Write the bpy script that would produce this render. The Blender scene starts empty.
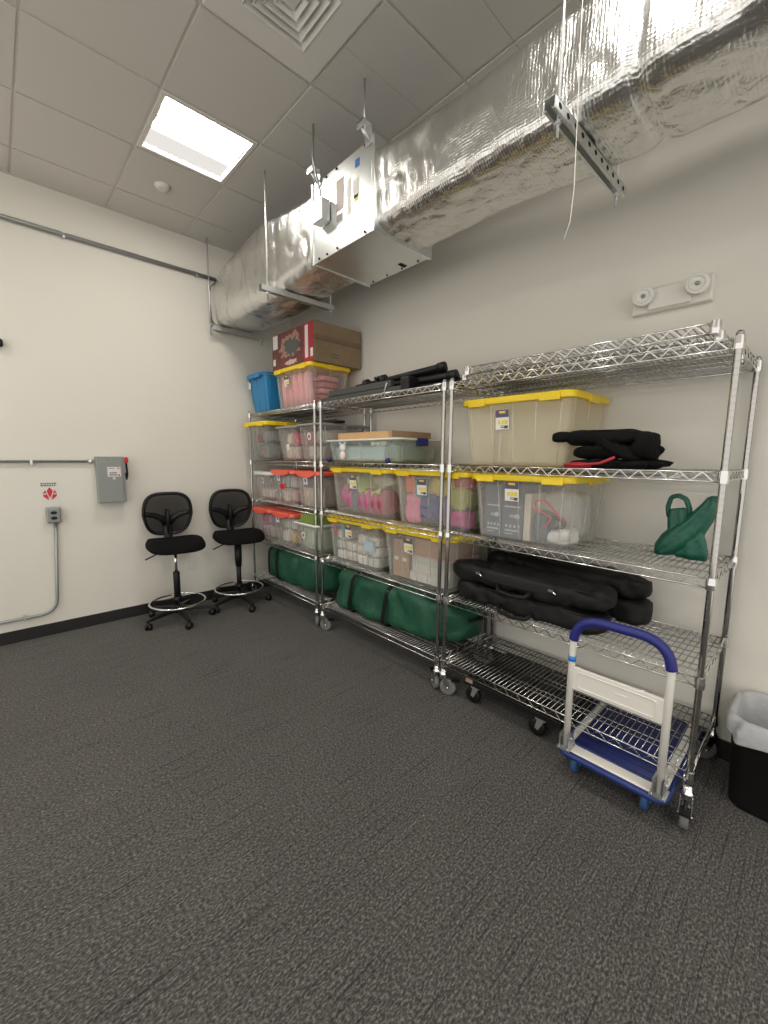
import bpy, math, random
from mathutils import Vector, Matrix, noise
PI = math.pi
scn = bpy.context.scene
COL = scn.collection

# ------------------------------------------------------------------ mesh builder
def rrect(w, d, r, n=5):
    """rounded rectangle outline centred on the origin"""
    r = min(r, w/2-1e-4, d/2-1e-4); pts = []
    for cx, cy, a0 in ((w/2-r, d/2-r, 0), (-w/2+r, d/2-r, PI/2), (-w/2+r, -d/2+r, PI), (w/2-r, -d/2+r, 1.5*PI)):
        for k in range(n+1):
            a = a0+PI/2*k/n
            pts.append((cx+r*math.cos(a), cy+r*math.sin(a)))
    return pts

class MB:
    def __init__(s): s.v = []; s.f = []; s.mi = []; s.sm = []
    def add(s, vs, fs, mi=0, smooth=False):
        o = len(s.v); s.v += [tuple(p) for p in vs]
        for f in fs:
            s.f.append(tuple(i+o for i in f)); s.mi.append(mi); s.sm.append(smooth)
        return s
    def box(s, x0, x1, y0, y1, z0, z1, mi=0, M=None):
        x0, x1 = min(x0, x1), max(x0, x1); y0, y1 = min(y0, y1), max(y0, y1); z0, z1 = min(z0, z1), max(z0, z1)
        vs = [Vector(p) for p in ((x0,y0,z0),(x1,y0,z0),(x1,y1,z0),(x0,y1,z0),(x0,y0,z1),(x1,y0,z1),(x1,y1,z1),(x0,y1,z1))]
        if M: vs = [M @ p for p in vs]
        return s.add(vs, [(0,3,2,1),(4,5,6,7),(0,1,5,4),(1,2,6,5),(2,3,7,6),(3,0,4,7)], mi)
    def loft(s, rings, cap0=True, cap1=True, mi=0, smooth=True, closed=False):
        n = len(rings[0]); vs = [p for r in rings for p in r]; fs = []
        m = len(rings)
        for k in range(m if closed else m-1):
            a = k*n; b = ((k+1) % m)*n
            for i in range(n):
                j = (i+1) % n
                fs.append((a+i, a+j, b+j, b+i))
        if not closed:
            if cap0: fs.append(tuple(reversed(range(n))))
            if cap1: fs.append(tuple(range((m-1)*n, m*n)))
        return s.add(vs, fs, mi, smooth)
    def tube(s, path, r, n=8, mi=0, closed=False, flat=None, smooth=True):
        P = [Vector(p) for p in path]; m = len(P); rings = []
        up = None
        for k in range(m):
            if closed: t = P[(k+1) % m]-P[k-1]
            else: t = P[min(k+1, m-1)]-P[max(k-1, 0)]
            if t.length < 1e-9: t = Vector((0, 0, 1))
            t.normalize()
            if up is None:
                up = Vector((0, 0, 1)) if abs(t.z) < .9 else Vector((1, 0, 0))
            a = t.cross(up)
            if a.length < 1e-6: a = t.orthogonal()
            a.normalize(); b = a.cross(t).normalized(); up = b
            rr = r[k] if isinstance(r, (list, tuple)) else r
            ra, rb = (rr, rr) if flat is None else (rr*flat[0], rr*flat[1])
            rings.append([P[k]+a*ra*math.cos(2*PI*i/n)+b*rb*math.sin(2*PI*i/n) for i in range(n)])
        return s.loft(rings, mi=mi, smooth=smooth, closed=closed)
    def lathe(s, prof, c=(0, 0, 0), axis='z', n=20, mi=0, smooth=True):
        rings = []
        for r, h in prof:
            ring = []
            for i in range(n):
                a = 2*PI*i/n; x, y = r*math.cos(a), r*math.sin(a)
                p = {'z': (x, y, h), 'x': (h, x, y), 'y': (y, h, x)}[axis]
                ring.append((c[0]+p[0], c[1]+p[1], c[2]+p[2]))
            rings.append(ring)
        return s.loft(rings, mi=mi, smooth=smooth)
    def prism(s, outline, z0, z1, plane='xy', mi=0, smooth=False):
        def at(p, h): return {'xy': (p[0], p[1], h), 'xz': (p[0], h, p[1]), 'yz': (h, p[0], p[1])}[plane]
        return s.loft([[at(p, z0) for p in outline], [at(p, z1) for p in outline]], mi=mi, smooth=smooth)
    def soft(s, c, size, p=2.6, nu=28, nv=18, seed=0, amp=0.0, fr=6.0, M=None, mi=0, crease=0.0):
        """a plump superquadric with folds; c centre, size full extents"""
        vs = []; fs = []
        sg = lambda t, e: math.copysign(abs(t)**e, t)
        e = 2.0/p; off = Vector((seed*3.7, seed*1.3, seed*2.1))
        for j in range(nv+1):
            v = -PI/2+PI*j/nv
            for i in range(nu):
                u = 2*PI*i/nu
                q = Vector((sg(math.cos(v), e)*sg(math.cos(u), e), sg(math.cos(v), e)*sg(math.sin(u), e), sg(math.sin(v), e)))
                w = Vector((q.x*size[0]/2, q.y*size[1]/2, q.z*size[2]/2))
                if amp:
                    d = noise.noise(w*fr+off)*amp
                    if crease: d -= crease*max(0, 1-abs(noise.noise(w*fr*.8-off))*5)
                    if w.length > 1e-6: w += w.normalized()*d
                w.z = max(w.z, -size[2]/2)
                if M: w = M @ w
                vs.append(w+Vector(c))
        for j in range(nv):
            for i in range(nu):
                k = (i+1) % nu
                fs.append((j*nu+i, j*nu+k, (j+1)*nu+k, (j+1)*nu+i))
        return s.add(vs, fs, mi, True)
    def mesh(s, name, mats):
        me = bpy.data.meshes.new(name); me.from_pydata(s.v, [], s.f)
        for m in (mats if isinstance(mats, (list, tuple)) else [mats]): me.materials.append(m)
        me.polygons.foreach_set('material_index', s.mi); me.polygons.foreach_set('use_smooth', s.sm)
        me.update()
        import bmesh
        b = bmesh.new(); b.from_mesh(me); bmesh.ops.remove_doubles(b, verts=b.verts, dist=1e-6)
        bmesh.ops.recalc_face_normals(b, faces=b.faces); b.to_mesh(me); b.free()
        return me

def link(name, me, parent=None, loc=(0, 0, 0), rot=(0, 0, 0)):
    o = bpy.data.objects.new(name, me); COL.objects.link(o)
    o.location = loc; o.rotation_euler = rot
    if parent: o.parent = parent
    return o
def part(name, mb, m, parent=None, loc=(0, 0, 0), rot=(0, 0, 0), bevel=0, solid=0, label=None, seg=2):
    o = link(name, mb.mesh(name, m), parent, loc, rot)
    if solid:
        d = o.modifiers.new('shell', 'SOLIDIFY'); d.thickness = solid; d.offset = -1
    if bevel:
        d = o.modifiers.new('edge', 'BEVEL'); d.width = bevel; d.segments = seg; d.limit_method = 'ANGLE'; d.angle_limit = .7
        d.harden_normals = False
    if label: o['label'] = label
    return o
def tag(o, label, cat, group=None, kind=None):
    if label: o['label'] = label
    if cat: o['category'] = cat
    if group: o['group'] = group
    if kind: o['kind'] = kind
    return o
def thing(name, label, cat, loc=(0, 0, 0), rotz=0, group=None):
    o = bpy.data.objects.new(name, None); COL.objects.link(o); o.empty_display_size = .1
    o.location = loc; o.rotation_euler = (0, 0, rotz)
    return tag(o, label, cat, group)
def struct(name, mb, m, parent=None):
    o = part(name, mb, m, parent)
    if parent is None: o['kind'] = 'structure'
    return o
def copy_tree(o, parent=None):
    c = o.copy(); COL.objects.link(c); c.parent = parent
    for ch in o.children: copy_tree(ch, c)
    return c

# ------------------------------------------------------------------ materials
def mat(name, col, rough=.5, metal=0, bump=None, vary=0, spec=None, sheen=0, alpha=None, coat=0, vscale=12):
    m = bpy.data.materials.new(name); m.use_nodes = True
    nt = m.node_tree; N = nt.nodes; L = nt.links; b = N['Principled BSDF']
    b.inputs['Base Color'].default_value = (*col, 1); b.inputs['Roughness'].default_value = rough
    b.inputs['Metallic'].default_value = metal
    if spec is not None: b.inputs['Specular IOR Level'].default_value = spec
    if sheen: b.inputs['Sheen Weight'].default_value = sheen; b.inputs['Sheen Roughness'].default_value = .6
    if coat: b.inputs['Coat Weight'].default_value = coat
    tc = N.new('ShaderNodeTexCoord')
    if vary:
        t = N.new('ShaderNodeTexNoise'); t.inputs['Scale'].default_value = vscale; t.inputs['Detail'].default_value = 5
        L.new(tc.outputs['Object'], t.inputs['Vector'])
        mx = N.new('ShaderNodeMix'); mx.data_type = 'RGBA'
        mx.inputs[6].default_value = (*[max(0, c*(1-vary)) for c in col], 1); mx.inputs[7].default_value = (*[min(1, c*(1+vary)) for c in col], 1)
        L.new(t.outputs['Fac'], mx.inputs[0]); L.new(mx.outputs[2], b.inputs['Base Color'])
    if bump:
        sc, st = bump
        t = N.new('ShaderNodeTexNoise'); t.inputs['Scale'].default_value = sc; t.inputs['Detail'].default_value = 4
        L.new(tc.outputs['Object'], t.inputs['Vector'])
        bp = N.new('ShaderNodeBump'); bp.inputs['Strength'].default_value = st; bp.inputs['Distance'].default_value = .01
        L.new(t.outputs['Fac'], bp.inputs['Height']); L.new(bp.outputs['Normal'], b.inputs['Normal'])
    if alpha is not None:
        out = N['Material Output']; tr = N.new('ShaderNodeBsdfTransparent')
        tr.inputs[0].default_value = (.97, .97, .96, 1)
        ms = N.new('ShaderNodeMixShader'); ms.inputs[0].default_value = alpha
        L.new(tr.outputs[0], ms.inputs[1]); L.new(b.outputs[0], ms.inputs[2]); L.new(ms.outputs[0], out.inputs['Surface'])
    return m

def wall_paint(name, col):
    return mat(name, col, .75, bump=(220, .06), vary=.02, vscale=2.5)
M_wall = wall_paint('wall paint', (.80, .77, .69))
M_ceil = mat('ceiling tile', (.71, .685, .635), .9, bump=(260, .12), vary=.03, vscale=90)
M_grid = mat('ceiling grid enamel', (.66, .64, .60), .5)
M_base = mat('black vinyl baseboard', (.018, .017, .016), .45)
M_white = mat('white enamel', (.8, .78, .74), .4)
M_plate = mat('white plastic', (.80, .775, .71), .45)
M_chrome = mat('chrome wire', (.66, .65, .63), .16, 1)
M_deck = mat('chrome deck wire', (.40, .395, .38), .2, 1)
M_post = mat('chrome post', (.43, .42, .40), .13, 1)
M_chrome2 = mat('bright chrome', (.85, .84, .82), .12, 1)
M_zinc = mat('zinc steel', (.72, .74, .74), .42, 1, vary=.08, vscale=30)
M_galv = mat('galvanised sheet', (.74, .77, .76), .34, 1, vary=.07, vscale=9)
M_cond = mat('conduit steel', (.36, .38, .37), .5, .7)
M_black = mat('black plastic', (.008, .008, .008), .42, spec=.35)
M_blackfab = mat('black fabric', (.0055, .0055, .0055), .9, bump=(400, .25), spec=.15)
M_nylon = mat('black nylon', (.006, .006, .006), .6, bump=(180, .3), spec=.3)
M_greynylon = mat('charcoal nylon', (.015, .015, .015), .65, bump=(260, .35), spec=.3)
M_chairmesh = mat('black chair mesh', (.014, .014, .014), .8, alpha=.86, spec=.2)
M_dark = mat('dark hole', (.01, .01, .01), .9)
M_rubber = mat('grey rubber', (.17, .17, .165), .6)
M_yellow = mat('yellow lid plastic', (.86, .62, .01), .35)
M_coral = mat('coral lid plastic', (.85, .13, .085), .38)
M_greylid = mat('grey lid plastic', (.3, .3, .29), .4)
M_whitelid = mat('white lid plastic', (.78, .78, .75), .4)
M_clear = mat('clear tote plastic', (.74, .72, .68), .24, alpha=.25)
M_milky = mat('milky tote plastic', (.84, .78, .60), .3, alpha=.36)
M_smoke = mat('smoky tote plastic', (.45, .46, .44), .25, alpha=.30)
M_aqua = mat('aqua tote plastic', (.66, .74, .72), .25, alpha=.3)
M_bluetote = mat('blue tote plastic', (.02, .22, .48), .38)
M_card = mat('brown cardboard', (.36, .235, .13), .85, vary=.08, vscale=18)
M_boxcard = mat('worn cardboard', (.27, .195, .115), .85, vary=.22, vscale=10)
M_card2 = mat('tan cardboard', (.55, .34, .16), .85, vary=.06)
M_red = mat('red print', (.40, .02, .035), .55)
M_maroon = mat('maroon print', (.17, .045, .04), .6, vary=.6, vscale=22)
M_paper = mat('white paper', (.78, .76, .72), .7)
M_green = mat('green nylon', (.011, .085, .044), .55, bump=(5.5, .45), vary=.15, vscale=7)
[n for n in M_green.node_tree.nodes if n.type == 'BUMP'][0].inputs['Distance'].default_value = .05
M_greenbag = mat('green bag plastic', (.008, .10, .062), .42, bump=(40, .4))
M_navy = mat('navy deck rubber', (.012, .022, .13), .5)
M_bluegrip = mat('blue grip foam', (.014, .018, .17), .5)
M_bluetape = mat('blue tape', (.03, .22, .65), .5)
M_cream = mat('cream enamel', (.76, .74, .68), .35)
M_redplastic = mat('red plastic', (.6, .02, .03), .35)
M_boxgrey = mat('grey enamel box', (.27, .29, .275), .4)
M_label = mat('label ink', (.08, .07, .08), .6)
M_purple = mat('purple print', (.11, .09, .15), .6, vary=.6, vscale=120)
M_inkyellow = mat('yellow ink', (.75, .6, .04), .6)
M_blueink = mat('blue ink', (.03, .14, .42), .6)
M_liner = mat('bin liner film', (.74, .76, .78), .3, alpha=.62, bump=(40, .6))
M_dry = mat('white bag film', (.75, .75, .74), .3, alpha=.55, bump=(50, .5))
def glow(name, col, strength):
    m = bpy.data.materials.new(name); m.use_nodes = True; N = m.node_tree.nodes
    N.remove(N['Principled BSDF']); e = N.new('ShaderNodeEmission')
    e.inputs[0].default_value = (*col, 1); e.inputs[1].default_value = strength
    m.node_tree.links.new(e.outputs[0], N['Material Output'].inputs['Surface']); return m
M_glow = glow('lamp diffuser', (1, .95, .88), 12.0)
M_glow2 = glow('lamp side lens', (1, .95, .9), .30)

def foil_mat():
    m = mat('aluminium foil wrap', (.76, .755, .735), .27, 1); nt = m.node_tree; N = nt.nodes; L = nt.links; b = N['Principled BSDF']
    tc = N.new('ShaderNodeTexCoord')
    a = N.new('ShaderNodeTexNoise'); a.inputs['Scale'].default_value = 26; a.inputs['Detail'].default_value = 5; a.inputs['Distortion'].default_value = .6
    mp = N.new('ShaderNodeMapping'); mp.inputs['Scale'].default_value = (1, 1, .55)
    L.new(tc.outputs['Object'], mp.inputs[0]); L.new(mp.outputs[0], a.inputs['Vector'])
    w1 = N.new('ShaderNodeTexWave'); w1.bands_direction = 'Y'; w1.inputs['Scale'].default_value = 24; w1.inputs['Distortion'].default_value = 1.5; w1.inputs['Detail'].default_value = 1
    w2 = N.new('ShaderNodeTexWave'); w2.bands_direction = 'Z'; w2.inputs['Scale'].default_value = 24; w2.inputs['Distortion'].default_value = 1.5
    L.new(tc.outputs['Object'], w1.inputs['Vector']); L.new(tc.outputs['Object'], w2.inputs['Vector'])
    ad = N.new('ShaderNodeMath'); ad.operation = 'ADD'; L.new(w1.outputs['Fac'], ad.inputs[0]); L.new(w2.outputs['Fac'], ad.inputs[1])
    ml = N.new('ShaderNodeMath'); ml.operation = 'MULTIPLY_ADD'; ml.inputs[1].default_value = .08
    L.new(ad.outputs[0], ml.inputs[0]); L.new(a.outputs['Fac'], ml.inputs[2])
    bp = N.new('ShaderNodeBump'); bp.inputs['Strength'].default_value = .55; bp.inputs['Distance'].default_value = .012
    L.new(ml.outputs[0], bp.inputs['Height']); L.new(bp.outputs['Normal'], b.inputs['Normal'])
    return m
M_foil = foil_mat(); M_tan = mat('faded label', (.50, .43, .39), .6)

def carpet_mat():
    m = mat('charcoal loop carpet', (.06, .057, .054), .95); nt = m.node_tree; N = nt.nodes; L = nt.links; b = N['Principled BSDF']
    b.inputs['Specular IOR Level'].default_value = .15
    b.inputs['Sheen Weight'].default_value = .12; b.inputs['Sheen Roughness'].default_value = .5
    tc = N.new('ShaderNodeTexCoord')
    def tex(scale, sx, sy, detail, rough=.5):
        mp = N.new('ShaderNodeMapping'); mp.inputs['Scale'].default_value = (sx, sy, 1)
        L.new(tc.outputs['Object'], mp.inputs[0]); t = N.new('ShaderNodeTexNoise'); t.inputs['Scale'].default_value = scale
        t.inputs['Detail'].default_value = detail; t.inputs['Roughness'].default_value = rough; L.new(mp.outputs[0], t.inputs['Vector']); return t
    sp = tex(118, .7, 1.2, 3.5, .7)
    r = N.new('ShaderNodeValToRGB'); L.new(sp.outputs['Fac'], r.inputs[0])
    cr = r.color_ramp; cr.elements[0].position = .33; cr.elements[0].color = (.025, .024, .0226, 1)
    cr.elements[1].position = .71; cr.elements[1].color = (.25, .236, .218, 1)
    e = cr.elements.new(.50); e.color = (.076, .0723, .067, 1)
    # dark tuft rows running across the room, broken in length
    ln = tex(1, 2.2, 125, 1.2); lr = N.new('ShaderNodeValToRGB'); L.new(ln.outputs['Fac'], lr.inputs[0])
    lr.color_ramp.elements[0].position = .32; lr.color_ramp.elements[0].color = (.48, .48, .48, 1)
    lr.color_ramp.elements[1].position = .37; lr.color_ramp.elements[1].color = (1, 1, 1, 1)
    lh = lr.color_ramp.elements.new(.67); lh.color = (1, 1, 1, 1)
    lq = lr.color_ramp.elements.new(.73); lq.color = (1.4, 1.38, 1.38, 1)
    mx = N.new('ShaderNodeMix'); mx.data_type = 'RGBA'; mx.blend_type = 'MULTIPLY'; mx.inputs[0].default_value = 1
    L.new(r.outputs[0], mx.inputs[6]); L.new(lr.outputs[0], mx.inputs[7])
    bl = tex(1.1, 1, 1, 3); br = N.new('ShaderNodeMapRange'); br.inputs['To Min'].default_value = .82; br.inputs['To Max'].default_value = 1.18
    L.new(bl.outputs['Fac'], br.inputs['Value'])
    m2 = N.new('ShaderNodeMix'); m2.data_type = 'RGBA'; m2.blend_type = 'MULTIPLY'; m2.inputs[0].default_value = 1
    L.new(mx.outputs[2], m2.inputs[6]); L.new(br.outputs[0], m2.inputs[7]); L.new(m2.outputs[2], b.inputs['Base Color'])
    bp = N.new('ShaderNodeBump'); bp.inputs['Strength'].default_value = .6; bp.inputs['Distance'].default_value = .006
    L.new(sp.outputs['Fac'], bp.inputs['Height']); L.new(bp.outputs['Normal'], b.inputs['Normal'])
    return m
M_carpet = carpet_mat()

_cols = {}
def cloth(col, rough=.8):
    col = tuple(min(.9, c*1.2) for c in col)
    k = tuple(round(c, 3) for c in col)
    if k not in _cols: _cols[k] = mat('dyed cloth %d' % len(_cols), col, rough, bump=(70, .3), vary=.12)
    return _cols[k]

# ------------------------------------------------------------------ room
H = 3.608; RX0, RY0 = -5.6, -7.4; MOD = .6096
GX = -2.3779; D0 = .3733
struct('floor', MB().box(RX0, 0, RY0, 0, -.08, 0), M_carpet)
struct('wall_left', MB().box(RX0-.1, .1, 0, .1, -.08, H+.35), M_wall)
struct('wall_right', MB().box(0, .1, RY0-.1, 0, -.08, H+.35), M_wall)
bb = MB().box(RX0, 0, -.012, 0, 0, .098).box(RX0, 0, -.020, -.012, 0, .018)
struct('baseboard_left', bb, M_base)
bb = MB().box(-.012, 0, RY0, -.012, 0, .098).box(-.020, -.012, RY0, -.02, 0, .018)
struct('baseboard_right', bb, M_base)

xs = [RX0]+[GX+i*MOD for i in range(-5, 4) if GX+i*MOD > RX0+.02]+[0]
ys = [0]+[-D0-j*MOD for j in range(0, 12) if -D0-j*MOD > RY0+.02]+[RY0]
LIGHTS = [(GX+MOD*1.5+dx, -D0-MOD*1.5-dy) for dx, dy in ((0, 0), (0, 4*MOD), (0, 8*MOD), (-4*MOD, 0), (-4*MOD, 4*MOD), (-4*MOD, 8*MOD))]
VENT = (GX+MOD*1.5, -D0-MOD*3.5)
holes = LIGHTS+[VENT]
cb = MB()
for i in range(len(xs)-1):
    for j in range(len(ys)-1):
        cx, cy = (xs[i]+xs[i+1])/2, (ys[j]+ys[j+1])/2
        if any(abs(cx-a) < .1 and abs(cy-b) < .1 for a, b in holes): continue
        x0, x1, y0, y1 = xs[i]+.009, xs[i+1]-.009, ys[j+1]+.009, ys[j]-.009
        if i >= len(xs)-3 and y0 < -1.6 and j < 8:      # scored tiles beside the duct: two faces with a groove between
            ym = (y0+y1)/2
            cb.box(x0, x1, y0, ym-.003, H, H+.018); cb.box(x0, x1, ym+.003, y1, H, H+.018)
            cb.box(x0, x1, ym-.003, ym+.003, H+.004, H+.018)
        else:
            cb.box(x0, x1, y0, y1, H, H+.018)
ceiling = struct('ceiling', cb, M_ceil)
tb = MB()
for x in xs[1:-1]: tb.box(x-.014, x+.014, RY0, 0, H+.007, H+.03)
for y in ys[1:-1]: tb.box(RX0, 0, y-.014, y+.014, H+.0065, H+.03)
tb.box(RX0, 0, -.02, 0, H-.004, H+.002).box(RX0, 0, RY0, RY0+.02, H-.004, H+.002)
tb.box(-.02, 0, RY0, 0, H-.004, H+.002).box(RX0, RX0+.02, RY0, 0, H-.004, H+.002)
part('grid_bars', tb, M_grid, ceiling)
tb = MB().box(RX0, 0, RY0, 0, H+.34, H+.36)
struct('trim_1', tb, M_ceil)

# ------------------------------------------------------------------ ceiling fixtures
def ceiling_light(x, y, label):
    t = thing('ceiling_light', label, 'ceiling light', (x, y, H), 0, 'square recessed ceiling lights')
    h = .2925; b = MB()
    o = [(-h, -h), (h, -h), (h, h), (-h, h)]; i = [(-.268, -.268), (.268, -.268), (.268, .268), (-.268, .268)]
    rings = [[(*p, .03) for p in o], [(*p, -.004) for p in o], [(*p, -.004) for p in i], [(*p, .02) for p in i]]
    b.loft(rings, False, False, smooth=False)
    part('frame', b, M_white, t)
    b = MB()          # recessed reflector tray
    k = [(-.268, -.268), (.268, -.268), (.268, .268), (-.268, .268)]; u = [(-.262, -.255), (.262, -.255), (.262, .255), (-.262, .255)]
    b.loft([[(*p, .02) for p in k], [(*p, .085) for p in u]], False, True, smooth=False)
    part('reflector', b, M_white, t)
    b = MB()
    ring = [[(s*.262, .180*math.cos(a)-.07, .085-.075*math.sin(a)) for a in [PI*q/14 for q in range(15)]] for s in (-1, 1)]
    n = 15; vs = ring[0]+ring[1]
    b.add(vs, [(q, q+1, n+q+1, n+q) for q in range(n-1)], 0, True)
    part('diffuser', b, M_glow, t)
    for s in (-1, 1):
        b = MB(); b.prism([(-.07+.17*math.cos(PI*q/10), .085-.08*math.sin(PI*q/10)) for q in range(11)], s*.262, s*.2585, 'yz')
        part('end_cap', b, M_white, t)
    b = MB().box(-.262, .262, .112, .262, .028, .031)
    part('side_lens', b, M_glow2, t)
    return t
txt = ['white square recessed light lit on the ceiling beyond the supply vent',
       'lit square ceiling light above the open floor behind the supply vent, beside the duct',
       'lit square ceiling light in the rear half of the room, beside the duct',
       'lit square ceiling light near the conduit wall, away from the duct',
       'lit square ceiling light over the middle of the open floor',
       'lit square ceiling light in the rear corner away from the duct']
for (x, y), l in zip(LIGHTS, txt): ceiling_light(x, y, l)

t = thing('supply_vent', 'square white ceiling supply vent with nested square louvres', 'vent', (VENT[0], VENT[1], H))
b = MB(); h = .2925; q = .166
sq = lambda a: [(-a, -a), (a, -a), (a, a), (-a, a)]
b.loft([[(*p, .02) for p in sq(h)], [(*p, -.006) for p in sq(h)], [(*p, -.006) for p in sq(q)], [(*p, .03) for p in sq(q)]], False, False, smooth=False)
part('face_panel', b, M_white, t)
b = MB()
for k, a in enumerate((.164, .128, .092, .056)):
    b.loft([[(*p, .030) for p in sq(a-.037)], [(*p, -.006) for p in sq(a-.004)], [(*p, -.010) for p in sq(a)], [(*p, -.006) for p in sq(a+.001)], [(*p, .034) for p in sq(a-.034)]], False, False, smooth=False)
b.box(-.03, .03, -.03, .03, .0, .006)
part('louvre', b, mat('vent enamel', (.76, .74, .71), .45), t)
part('duct_throat', MB().loft([[(*p, .055) for p in sq(.2)], [(*p, .06) for p in sq(.2)]], smooth=False), M_dark, t)

t = thing('smoke_detector', 'small round white detector cap on the ceiling near the light', 'detector', (-1.503, -.65, H))
part('body', MB().lathe([(.0, .0), (.052, .0), (.052, -.008), (.046, -.022), (.03, -.026), (0, -.026)], n=28), M_plate, t)
part('base_ring', MB().lathe([(.0, .002), (.056, .002), (.056, -.005), (.0, -.005)], n=28), M_white, t)

# ------------------------------------------------------------------ air duct
duct = thing('air_duct', 'foil-wrapped rectangular air duct hanging along the shelf wall', 'duct', (-.7, -2.2, 2.83))
def wrap(y0, y1, zb, zt, seed, pinch=(), xf=-.918, xr=-.475, dy=.022):
    n = int(abs(y1-y0)/dy)+1; rings = []
    for k in range(n+1):
        y = y0+(y1-y0)*k/n
        b0, t0 = zb(y), zt(y); w, hh = xr-xf, t0-b0
        cx, cz = (xf+xr)/2, (b0+t0)/2
        ring = []
        o = rrect(w, hh, .075, 6); full = []
        for i in range(len(o)):                       # resample straight runs
            p, q = Vector(o[i]), Vector(o[(i+1) % len(o)]); L_ = (q-p).length; m = max(1, int(L_/.024))
            # fixed counts so that every ring matches
            m = 18 if L_ > .2 else 1
            for r in range(m): full.append(p+(q-p)*r/m)
        for p in full:
            P3 = Vector((cx+p.x, y, cz+p.y))
            d = .016*noise.noise(Vector((P3.x*4, y*2.2, P3.z*4))+Vector((seed, 0, 0)))
            d += .007*noise.noise(Vector((P3.x*11, y*9, P3.z*6))+Vector((0, seed, 0)))
            cr = noise.noise(Vector((P3.x*7, y*5+seed, P3.z*3)))
            d -= .009*max(0, 1-abs(cr)*9)
            d += .012*(1-min(1, abs(p.y)/(hh/2))**2)*(1 if abs(p.x) > w/2-.02 else 0)
            for yp, am, wd in pinch: d -= am*math.exp(-((y-yp)/wd)**2)
            nn = Vector((p.x/(w/2), p.y/(hh/2)));
            if abs(nn.x) > abs(nn.y): nn = Vector((math.copysign(1, nn.x), nn.y*.3))
            else: nn = Vector((nn.x*.3, math.copysign(1, nn.y)))
            nn.normalize()
            ring.append((P3.x+nn.x*d+.7, y+2.2, P3.z+nn.y*d-2.83))
        rings.append(ring)
    return MB().loft(rings)
ip = lambda tab: (lambda y: next((a[1]+(b[1]-a[1])*(y-a[0])/(b[0]-a[0]) for a, b in zip(tab, tab[1:]) if a[0] >= y >= b[0]), tab[-1][1] if y < tab[-1][0] else tab[0][1]))
part('insulation_wrap', wrap(-.0, -1.87, ip([(0, 2.815), (-.6, 2.80), (-1.1, 2.805), (-1.6, 2.835), (-1.87, 2.855)]),
     ip([(0, 3.25), (-.3, 3.32), (-.8, 3.38), (-1.1, 3.40), (-1.45, 3.35), (-1.87, 3.315)]), 3.3, [(-1.87, .02, .03), (-1.32, .008, .03), (-.1, .012, .04)]), M_foil, duct)
part('insulation_wrap', wrap(-2.46, RY0, ip([(-2.46, 2.835), (-3.1, 2.845), (-3.5, 2.82), (-4.2, 2.805)]),
     ip([(-2.46, 3.30), (-2.6, 3.265), (-3.1, 3.255), (-3.6, 3.235), (-4.2, 3.23)]), 8.1, [(-2.52, .010, .018), (-2.60, .008, .015), (-3.82, .022, .02), (-3.60, .006, .03)]), M_foil, duct)
O = (.7, 2.2, -2.83)
def L3(x, y, z): return (x+.7, y+2.2, z-2.83)
def dbox(b, x0, x1, y0, y1, z0, z1, mi=0):
    a, c = L3(x0, y0, z0), L3(x1, y1, z1); b.box(a[0], c[0], a[1], c[1], a[2], c[2], mi)
eb = [L3(x, -.012, z) for x, z in ((-.93, 3.27), (-.932, 2.84), (-.90, 2.802), (-.70, 2.797), (-.50, 2.802))]
part('end_band', MB().tube(eb, .007, 6), M_black, duct)
b = MB(); dbox(b, -.925, -.43, -2.475, -1.865, 2.832, 3.325)
for y in (-2.478, -1.862):
    dbox(b, -.933, -.422, y-.010, y+.010, 2.824, 3.333)
box = part('damper_box', b, M_galv, duct, bevel=.003)
for y in (-1.93, -2.02, -2.13, -2.40):
    for z in (2.85, 3.31):
        part('screw', MB().lathe([(0, -.006), (.007, -.005), (.007, .002), (0, .002)], L3(-.927, y, z), 'x', 8), M_dark, box)
for y in (-1.95, -2.1, -2.25, -2.4):
    part('screw', MB().lathe([(0, -.008), (.006, -.007), (.006, .002), (0, .002)], L3(-.46, y, 2.832), 'z', 8), M_dark, box)
for nm, y0, y1, z0, z1, m in (('label', -2.12, -2.20, 3.06, 3.24, M_tan), ('label', -2.11, -2.19, 2.985, 3.045, M_paper), ('label', -2.23, -2.27, 3.0, 3.2, M_paper),
                          ('label', -2.31, -2.35, 3.23, 3.275, M_blueink), ('label', -2.29, -2.345, 3.07, 3.17, M_paper), ('label', -2.30, -2.34, 3.05, 3.085, M_inkyellow)):
    b = MB(); dbox(b, -.9265, -.9245, y1, y0, z0, z1); part(nm, b, m, box)
b = MB()
for k in range(4): dbox(b, -.928, -.9262, -2.185, -2.125, 3.0+.01*k, 3.004+.01*k)
part('label_print', b, M_label, box)
b = MB(); dbox(b, -.52, -.46, -2.30, -2.27, 2.829, 2.8315); part('slot', b, M_dark, box)
b = MB(); dbox(b, -.995, -.93, -2.06, -1.955, 3.03, 3.16); ab = part('actuator_box', b, M_zinc, duct, bevel=.004)
b = MB(); dbox(b, -.9965, -.994, -2.015, -2.0, 3.045, 3.145); part('cover_seam', b, M_cond, ab)
b = MB(); b.tube([L3(-1.0, -1.985, H-.01), L3(-1.005, -1.985, 3.40), L3(-.985, -1.995, 3.30), L3(-.96, -2.0, 3.22), L3(-.96, -2.0, 3.15)], .007, 8)
part('flexible_conduit', b, M_cond, duct)

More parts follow.
